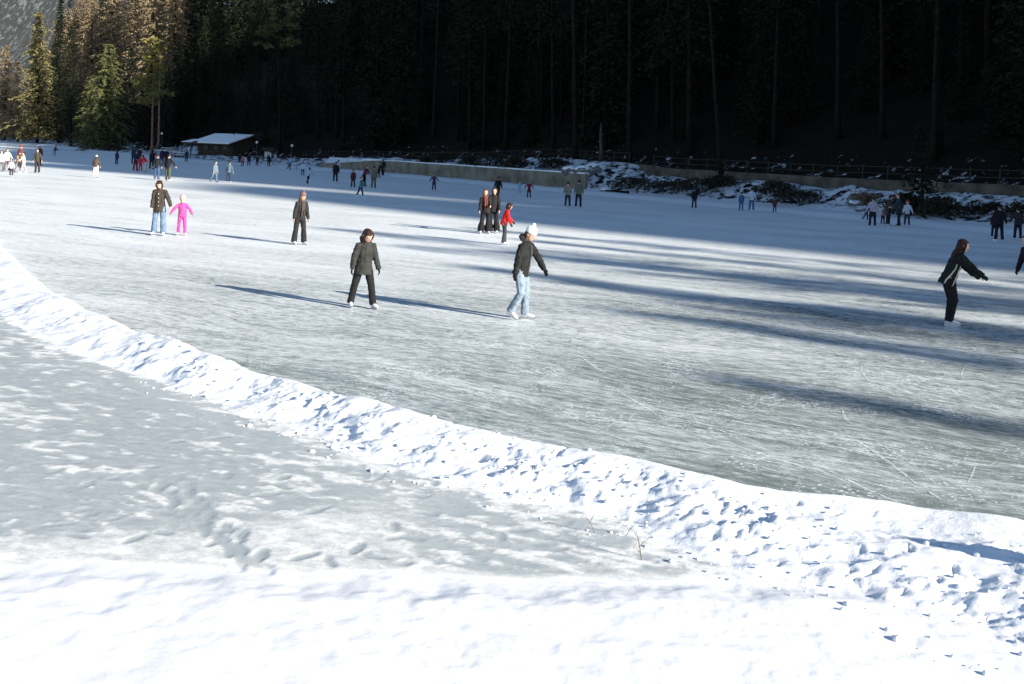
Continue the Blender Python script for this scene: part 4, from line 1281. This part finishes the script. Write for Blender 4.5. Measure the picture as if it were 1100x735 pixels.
# --- skaters in front
def coat_buttons(root, H, pel, neck, U, Fw, Ls, *k):
    for i in range(4):
        c = pel + U * (.02 + .075 * i) * H + Fw * (.092 - .004 * abs(i - 1)) * H
        MB().ell(c, .011 * H, .005 * H, .011 * H, 8, 4, (Ls, Fw, U)).build('button', cloth((.45, .42, .36), .4), root, True)
def zip_line(col):
    def f(root, H, pel, neck, U, Fw, Ls, *k):
        mb = MB(); mb.tube([pel + U * -.03 * H + Fw * .094 * H, pel + U * .1 * H + Fw * .086 * H, pel + U * .22 * H + Fw * .088 * H, pel + U * .3 * H + Fw * .066 * H], .005 * H, 5)
        mb.build('zip', cloth(col, .5), root)
    return f
def stripes(root, H, pel, neck, U, Fw, Ls, *k):
    for f0, f1 in ((-.055, .0), (.035, .05)):
        pts = []
        for uu, ff, a_, b_ in ((-.07, f0 - .004, .114, .1), (-.02, f0 + .002, .109, .095), (.06, (f0 + f1) / 2, .106, .09), (.14, f1 - .01, .104, .085), (.19, f1 - .015, .106, .084)):
            pts.append(pel + U * uu * H + Fw * ff * H - Ls * (a_ * math.sqrt(1 - (ff / b_) ** 2) + .003) * H)
        MB().tube(pts, [.006 * H, .009 * H, .009 * H, .008 * H, .004 * H], 6).build('stripe', cloth((.62, .58, .45), .6), root)
person(556, 343, 1.68, 62, 'woman in white bobble hat, dark short jacket and light blue jeans gliding right', (.016, .017, .017), LJEAN, (.08, .05, .03), WHITE, True, 'short', WHITE, (.02, .02, .02),
       lean=9, legs=((8, 2, 9), (10, 3, 40)), arms=((34, 14, -6), (-10, 14, 8)), headp=24, heady=-6, hem=.05, hero=True, hood=1, scarf=None, extra=zip_line((.12, .12, .12)))
person(389, 331, 1.48, 26, 'child with brown bob, grey hooded jacket and black trousers striding with legs apart', (.034, .035, .033), (.013, .014, .015), (.035, .018, .012), None, False, 'bob', WHITE, (.012, .012, .012),
       lean=8, side=0, legs=((14, 9, 6), (-9, 12, 4)), arms=((6, 14, 14), (-4, 17, 18)), headp=30, heady=14, hem=.085, flare=1.1, hero=True, hood=1, extra=zip_line((.07, .07, .07)), head=1.12, bulk=1.08)
person(321, 263, 1.56, 40, 'slim skater all in black with grey red cap standing upright', (.022, .024, .024), (.02, .02, .021), (.12, .05, .03), (.16, .10, .10), True, 'long', WHITE, None,
       lean=9, legs=((8, 5, 8), (-2, 6, 6)), arms=((4, 9, 8), (-8, 12, 10)), headp=12, hem=.04, hero=True, pflare=1.25, scarf=(.07, .05, .045))
person(170, 253, 1.70, 4, 'woman in dark brown buttoned coat and blue jeans holding the pink child by the hand', (.045, .036, .029), (.12, .18, .26), (.05, .022, .014), None, False, 'bob', WHITE, None,
       lean=6, legs=((5, 6, 6), (1, 5, 4)), arms=((8, 30, 10), (2, 8, 8)), headp=26, heady=0, hem=.1, flare=1.08, hero=True, pflare=1.2, extra=coat_buttons)
person(195, 253, 1.17, 8, 'small child in bright pink snowsuit and pale pink cap with arms spread', (.52, .075, .27), (.48, .065, .25), (.2, .06, .03), (.7, .36, .4), False, 'short', (.62, .6, .6), (.2, .16, .17),
       lean=5, legs=((4, 6, 6), (2, 6, 6)), arms=((10, 40, 14), (14, 44, 4)), headp=12, hem=.02, hero=True, head=1.35, bulk=1.12)
person(1019, 349, 1.74, 88, 'long haired woman in black striped jacket leaning forward with an arm stretched right', (.014, .017, .016), (.012, .012, .013), (.032, .014, .009), None, False, 'long', WHITE, (.015, .03, .02),
       lean=21, legs=((16, 3, 20), (12, 4, 24)), arms=((44, 4, 8), (46, 10, 8)), headp=6, hem=.075, flare=1.0, hero=True, extra=stripes)
person(1108, 329, 1.64, -80, 'skater in black jacket and dark purple trousers cut by the right edge', (.012, .012, .014), (.03, .012, .03), (.03, .02, .015), None, False, 'short', WHITE, BLACK, lean=14, legs=((12, 4, 10), (-6, 4, 14)), hero=True)
person(521, 251, 1.62, 8, 'dark coated woman with orange scarf and flared black trousers, left of a hugging pair', (.018, .017, .018), (.012, .012, .013), (.10, .045, .025), None, False, 'long', WHITE, None,
       lean=3, side=-5, legs=((2, 2, 2), (2, 8, 2)), arms=((20, 2, 60), (6, 10, 25)), hem=.06, hero=True, pflare=1.7, scarf=(.16, .045, .035))
person(528.5, 250.3, 1.68, -6, 'dark coated skater with red scarf and flared trousers, right of a hugging pair', (.02, .018, .018), (.012, .012, .013), (.05, .03, .02), None, False, 'bob', WHITE, None,
       lean=3, side=4, legs=((2, 8, 2), (2, 2, 2)), arms=((4, 10, 20), (24, 0, 60)), hem=.06, hero=True, pflare=1.7, scarf=None)
person(541, 263, 1.36, 98, 'youngster in bright red jacket and grey trousers skating to the right', (.72, .03, .025), (.045, .05, .06), (.03, .018, .012), None, False, 'bob', WHITE, (.02, .02, .02),
       lean=14, legs=((10, 4, 10), (4, 4, 12)), arms=((22, 8, 22), (10, 8, 14)), headp=14, hem=.07, hero=True, head=1.1)

# --- skaters further off: foot column, foot row, head-top row, facing, colours ...
STD, WALK, WIDE, GLIDE, CROUCH = ((3, 5, 3), (-3, 5, 3)), ((16, 4, 4), (-14, 4, 12)), ((2, 12, 4), (2, 12, 4)), ((14, 4, 14), (-16, 5, 20)), ((30, 8, 45), (20, 8, 40))
AD, AO, AF, AS = ((3, 10, 8), (3, 10, 8)), ((5, 42, 5), (5, 42, 5)), ((35, 8, 25), (30, 8, 30)), ((10, 26, 10), (-5, 20, 12))
GREY, OLIVE, BROWN, LB, TEAL, MAR, PALE, TAN = (.13, .13, .125), (.075, .075, .05), (.055, .038, .026), (.22, .42, .55), (.07, .18, .21), (.13, .015, .03), (.42, .46, .5), (.36, .24, .14)
far = [
 # left sunlit group
 (1, 184.5, 163, 20, 'person in white jacket and grey trousers at the very left edge', WHITE, GREY, STD, AD, {}),
 (7, 183.5, 161, 40, 'dark haired person in white top second from the left edge', (.7, .68, .68), (.12, .1, .11), STD, AS, {}),
 (12, 190, 172, 0, 'small child in white top and dark trousers before the white clad pair', (.72, .68, .7), (.03, .03, .035), STD, AS, dict(head=1.3)),
 (18.5, 185.5, 164, 60, 'person in tan orange jacket leaning into the left group', TAN, (.25, .22, .23), WALK, AF, dict(lean=12)),
 (21.5, 180, 156, 180, 'person in burgundy hat standing behind the tan jacket', (.12, .05, .05), (.05, .05, .06), STD, AD, dict(hat=(.3, .03, .06))),
 (25.5, 186, 164, -60, 'person in cream jacket at the right of the left group', (.66, .58, .42), (.35, .3, .3), WALK, AF, {}),
 (40, 186, 161, 0, 'person in olive brown jacket alone right of the left group', (.06, .055, .04), (.035, .03, .03), STD, AS, {}),
 (41.5, 178, 156, 180, 'person in white hat half hidden behind the olive jacket', (.03, .03, .035), (.03, .03, .04), STD, AD, dict(hat=WHITE)),
 (58, 169.5, 156, 110, 'person in dark blue jacket and pale trousers leaning right far off at left', NAVY, (.3, .34, .4), WALK, AF, dict(lean=14)),
 (102.5, 191, 168, 180, 'skater in brown jacket and white trousers alone on the sun line', (.085, .06, .045), (.8, .8, .8), STD, AS, dict(hood=1, hat=(.6, .55, .5))),
 (125, 177, 162.5, 170, 'slender dark blue figure alone between white trousered skater and red group', NAVY, NAVY, STD, AD, {}),
 # around the red group
 (157, 185, 165.5, -70, 'adult in bright red jacket and pale trousers bending over a red clad child', (.75, .025, .04), (.62, .5, .42), STD, AF, dict(lean=32, hat=(.6, .4, .35))),
 (150.5, 184.5, 169, 40, 'child all in red before the bending red jacket', (.6, .04, .05), (.5, .05, .06), STD, AS, dict(head=1.2)),
 (145, 184, 163, 60, 'dark clad figure with red trousers left of the red child', NAVY, (.25, .03, .04), STD, AF, {}),
 (143, 176.5, 158, 180, 'navy clad person at the back left of the red group', NAVY, NAVY, STD, AD, {}),
 (149, 177, 159, 170, 'dark person behind the red child', (.02, .022, .03), NAVY, STD, AD, {}),
 (162.5, 182, 162, 180, 'dark coated person right behind the red jacket', (.03, .012, .014), BLACK, STD, AD, {}),
 (168, 193, 167, 176, 'person in black jacket and blue jeans, left of a hand holding pair', (.014, .016, .022), (.05, .09, .17), STD, AS, {}),
 (180, 194.5, 166.5, 165, 'person in black jacket and olive trousers with right arm out, right of a pair', (.012, .013, .014), (.075, .085, .055), STD, ((5, 18, 5), (10, 38, 10)), {}),
 (173.5, 178, 160, 180, 'purple dark figure behind the hand holding pair', (.035, .015, .05), NAVY, STD, AD, {}),
 (178.5, 178, 159.5, 10, 'dark figure near the tables above the olive trousers', (.015, .02, .03), NAVY, STD, AD, {}),
 (200, 174, 161, 180, 'dark blue figure alone left of the hut front', (.02, .03, .08), NAVY, STD, AD, {}),
 # before the hut
 (229, 196, 174, 60, 'pale grey blue skater left of a grey blue jacketed one', (.13, .17, .22), (.11, .15, .2), GLIDE, AD, dict(lean=8)),
 (245.5, 196.5, 174.5, 176, 'skater in grey blue jacket and dark trousers below the hut', (.09, .14, .18), (.03, .045, .075), STD, AS, {}),
 (251, 173.5, 166, 180, 'small dark child left of the crowd below the hut', (.015, .02, .035), NAVY, STD, AS, dict(head=1.3)),
 (257, 177, 165.5, 170, 'dark person at the left end of the crowd by the notice board', BLACK, BLACK, STD, AD, {}),
 (260.5, 179, 168, 0, 'person in pinkish red jacket among the crowd by the hut', (.4, .14, .13), NAVY, STD, AS, {}),
 (267, 178.5, 165.5, 190, 'dark person third in the crowd by the hut', (.018, .02, .024), BLACK, STD, AD, {}),
 (276, 178.5, 167.5, 20, 'dark person below the left side of the notice board', (.02, .018, .018), NAVY, STD, AD, {}),
 (288.5, 179.5, 167, 180, 'dark person directly below the notice board', BLACK, BLACK, STD, AD, {}),
 (295, 178.5, 164.5, 150, 'pale grey clad person right of the notice board', (.32, .33, .33), (.2, .22, .24), STD, AD, {}),
 (306, 178.5, 168, 180, 'dark person beside the light blue jacket', BLACK, BLACK, STD, AD, {}),
 (310, 182.5, 168.5, 120, 'skater in light blue jacket and dark trousers below the globe lamp', LB, (.02, .025, .035), GLIDE, AF, dict(lean=12)),
 (318, 182.5, 174, 90, 'small pale child following the light blue jacket', PALE, (.2, .26, .34), STD, AS, dict(head=1.3)),
 (325, 189, 174.5, 180, 'skater in white top and blue trousers', (.55, .57, .6), (.05, .08, .16), STD, AS, {}),
 (330, 198, 180.5, 150, 'skater in pale blue jacket and black trousers crouching slightly', (.35, .47, .55), BLACK, GLIDE, AF, dict(lean=14)),
 # middle
 (360, 196, 174.5, 180, 'broad person in long black coat standing in the shade', (.013, .014, .014), BLACK, STD, AD, dict(hem=.16, bulk=1.1)),
 (363, 187, 172.5, 180, 'pale clad person peeking out behind the long black coat', PALE, (.1, .12, .15), STD, AD, {}),
 (384.5, 184.5, 172, 180, 'pale skater far behind the huddled group', (.28, .34, .4), (.08, .1, .16), STD, AD, {}),
 (379, 202, 183, 10, 'child in dark red and black at the left of the huddle', (.07, .02, .025), (.03, .025, .04), STD, AD, dict(head=1.15)),
 (386.5, 211.5, 191, 65, 'child in teal jacket walking right in front of the huddle', (.09, .19, .21), (.02, .03, .07), WALK, AD, dict(lean=6, head=1.15)),
 (390.5, 200.5, 178, 70, 'person in maroon jacket leaning right within the huddle', MAR, BLACK, STD, AF, dict(lean=20)),
 (401, 202.5, 179.5, 170, 'person in grey olive jacket and trousers standing straight at the huddle', (.13, .135, .11), (.085, .085, .065), STD, AD, dict(bulk=1.1)),
 (405.5, 191, 175, 110, 'dark skater leaning left behind the grey olive jacket', BLACK, BLACK, GLIDE, AF, dict(lean=14)),
 (411, 189, 171.5, 170, 'dark green black skater with arms slightly out before the wall', (.012, .02, .015), BLACK, WALK, AS, {}),
 (466, 205.5, 187.5, 0, 'dark purple skater alone with both arms spread', (.05, .035, .09), (.03, .02, .055), STD, AO, {}),
 (533.5, 214.5, 190.5, 160, 'black skater behind the hugging pair', (.011, .011, .013), BLACK, GLIDE, AS, dict(lean=10)),
 (558, 208, 195.5, 0, 'small child in light blue suit', LB, (.2, .42, .55), STD, AS, dict(head=1.35, hat=(.03, .04, .06))),
 (568, 213, 195.5, 5, 'maroon clad skater with arms spread beside the light blue child', (.16, .015, .04), (.05, .012, .02), STD, AO, dict(hem=.1)),
 (609.5, 223, 196.5, 180, 'person in grey beige jacket and dark trousers, left of a standing couple', (.16, .16, .145), (.02, .025, .04), STD, ((5, 14, 60), (5, 14, 60)), dict(bulk=1.05)),
 (621, 223, 194.5, 180, 'person in olive beige jacket and dark trousers, right of a standing couple', (.14, .145, .105), (.018, .02, .03), STD, ((5, 14, 30), (5, 14, 30)), dict(bulk=1.08)),
 (745.5, 224.5, 203, 175, 'person in black jacket and dark jeans alone at the shaded ice edge', (.009, .009, .011), (.025, .03, .06), STD, AD, {}),
 (796, 226.5, 207, 170, 'person in blue jacket and jeans beside the white jacket', (.045, .11, .24), (.05, .1, .19), WALK, AD, {}),
 (807, 227, 203, 178, 'person in white jacket and blue jeans at the shaded ice edge', (.5, .53, .58), (.06, .12, .23), STD, AS, {}),
 (832, 229, 213.5, 175, 'small child in reddish brown at the ice edge', (.08, .03, .025), (.07, .03, .03), STD, AD, dict(head=1.25)),
 # right-hand group
 (929, 237.5, 219.5, 60, 'child in grey blue at the left of the shaded group', (.07, .11, .16), (.03, .05, .09), GLIDE, AS, dict(head=1.2)),
 (937, 243.5, 213, 180, 'woman in pale pink top and dark skirt in the shaded group', (.40, .36, .40), (.02, .02, .035), STD, AS, dict(skirt=(.012, .012, .02))),
 (948, 241.5, 223.5, 20, 'child in red and white jacket in the middle of the shaded group', (.33, .16, .17), (.015, .015, .02), STD, AF, dict(head=1.2)),
 (953.5, 242.5, 210.5, 100, 'adult in long dark olive coat in the shaded group', (.045, .04, .03), BLACK, STD, AF, dict(hem=.2, lean=8)),
 (965.5, 243.5, 209.5, -100, 'adult in dark slate coat facing the olive coat', (.03, .04, .055), (.015, .015, .02), STD, AF, dict(hem=.18, lean=5)),
 (974, 242.5, 217, -20, 'child in white jacket with dark red hat at the right of the shaded group', (.55, .58, .62), (.03, .04, .06), STD, AS, dict(hat=(.2, .01, .02), head=1.2)),
 (1073, 259.5, 222, 180, 'person in black jacket and beanie seen from behind near the right edge', (.011, .011, .013), BLACK, STD, AS, dict(hat=(.01, .01, .012), bulk=1.12)),
 (1093, 258, 224.5, 170, 'dark clad person beside the black beanie at the right edge', (.025, .024, .025), BLACK, STD, ((5, 30, 5), (5, 14, 8)), dict(bulk=1.12)),
 (1068, 256, 229, 170, 'thin dark child half hidden left of the black beanie', (.02, .015, .02), BLACK, STD, AD, {}),
]
for px, py, tp, fc, lab, jc, pc, lg, ar, kw in far:
    kw = dict(kw)
    Hh = min(1.88, max(.8, hgt(px, py, tp)))
    kw.setdefault('skates', rng.choice((WHITE, (.02, .02, .022), (.02, .02, .022))))
    person(px, py, Hh, fc, lab, jc, pc, hair=rng.choice(((.03, .02, .015), (.06, .035, .02), (.015, .012, .01))), hairstyle=rng.choice(('short', 'short', 'bob')), legs=lg, arms=ar, side=rng.uniform(-2, 2), **kw)
# one walker on the snow by the trees
p, s = on_shore(84, 4.5)
pw = person(0, 0, 1.7, 120, 'dark figure walking on the snow under the broad green spruce', (.015, .02, .02), BLACK, legs=WALK, arms=AD, pos=Vector((p.x, p.y, 0)), skates=(.02, .02, .02))
pw.location.z = p.z + .12

dg = bpy.context.evaluated_depsgraph_get()
for o in pending:
    me = bpy.data.meshes.new_from_object(o.evaluated_get(dg))
    o.modifiers.clear()
    me.polygons.foreach_set('use_smooth', [True] * len(me.polygons))
    o.data = me
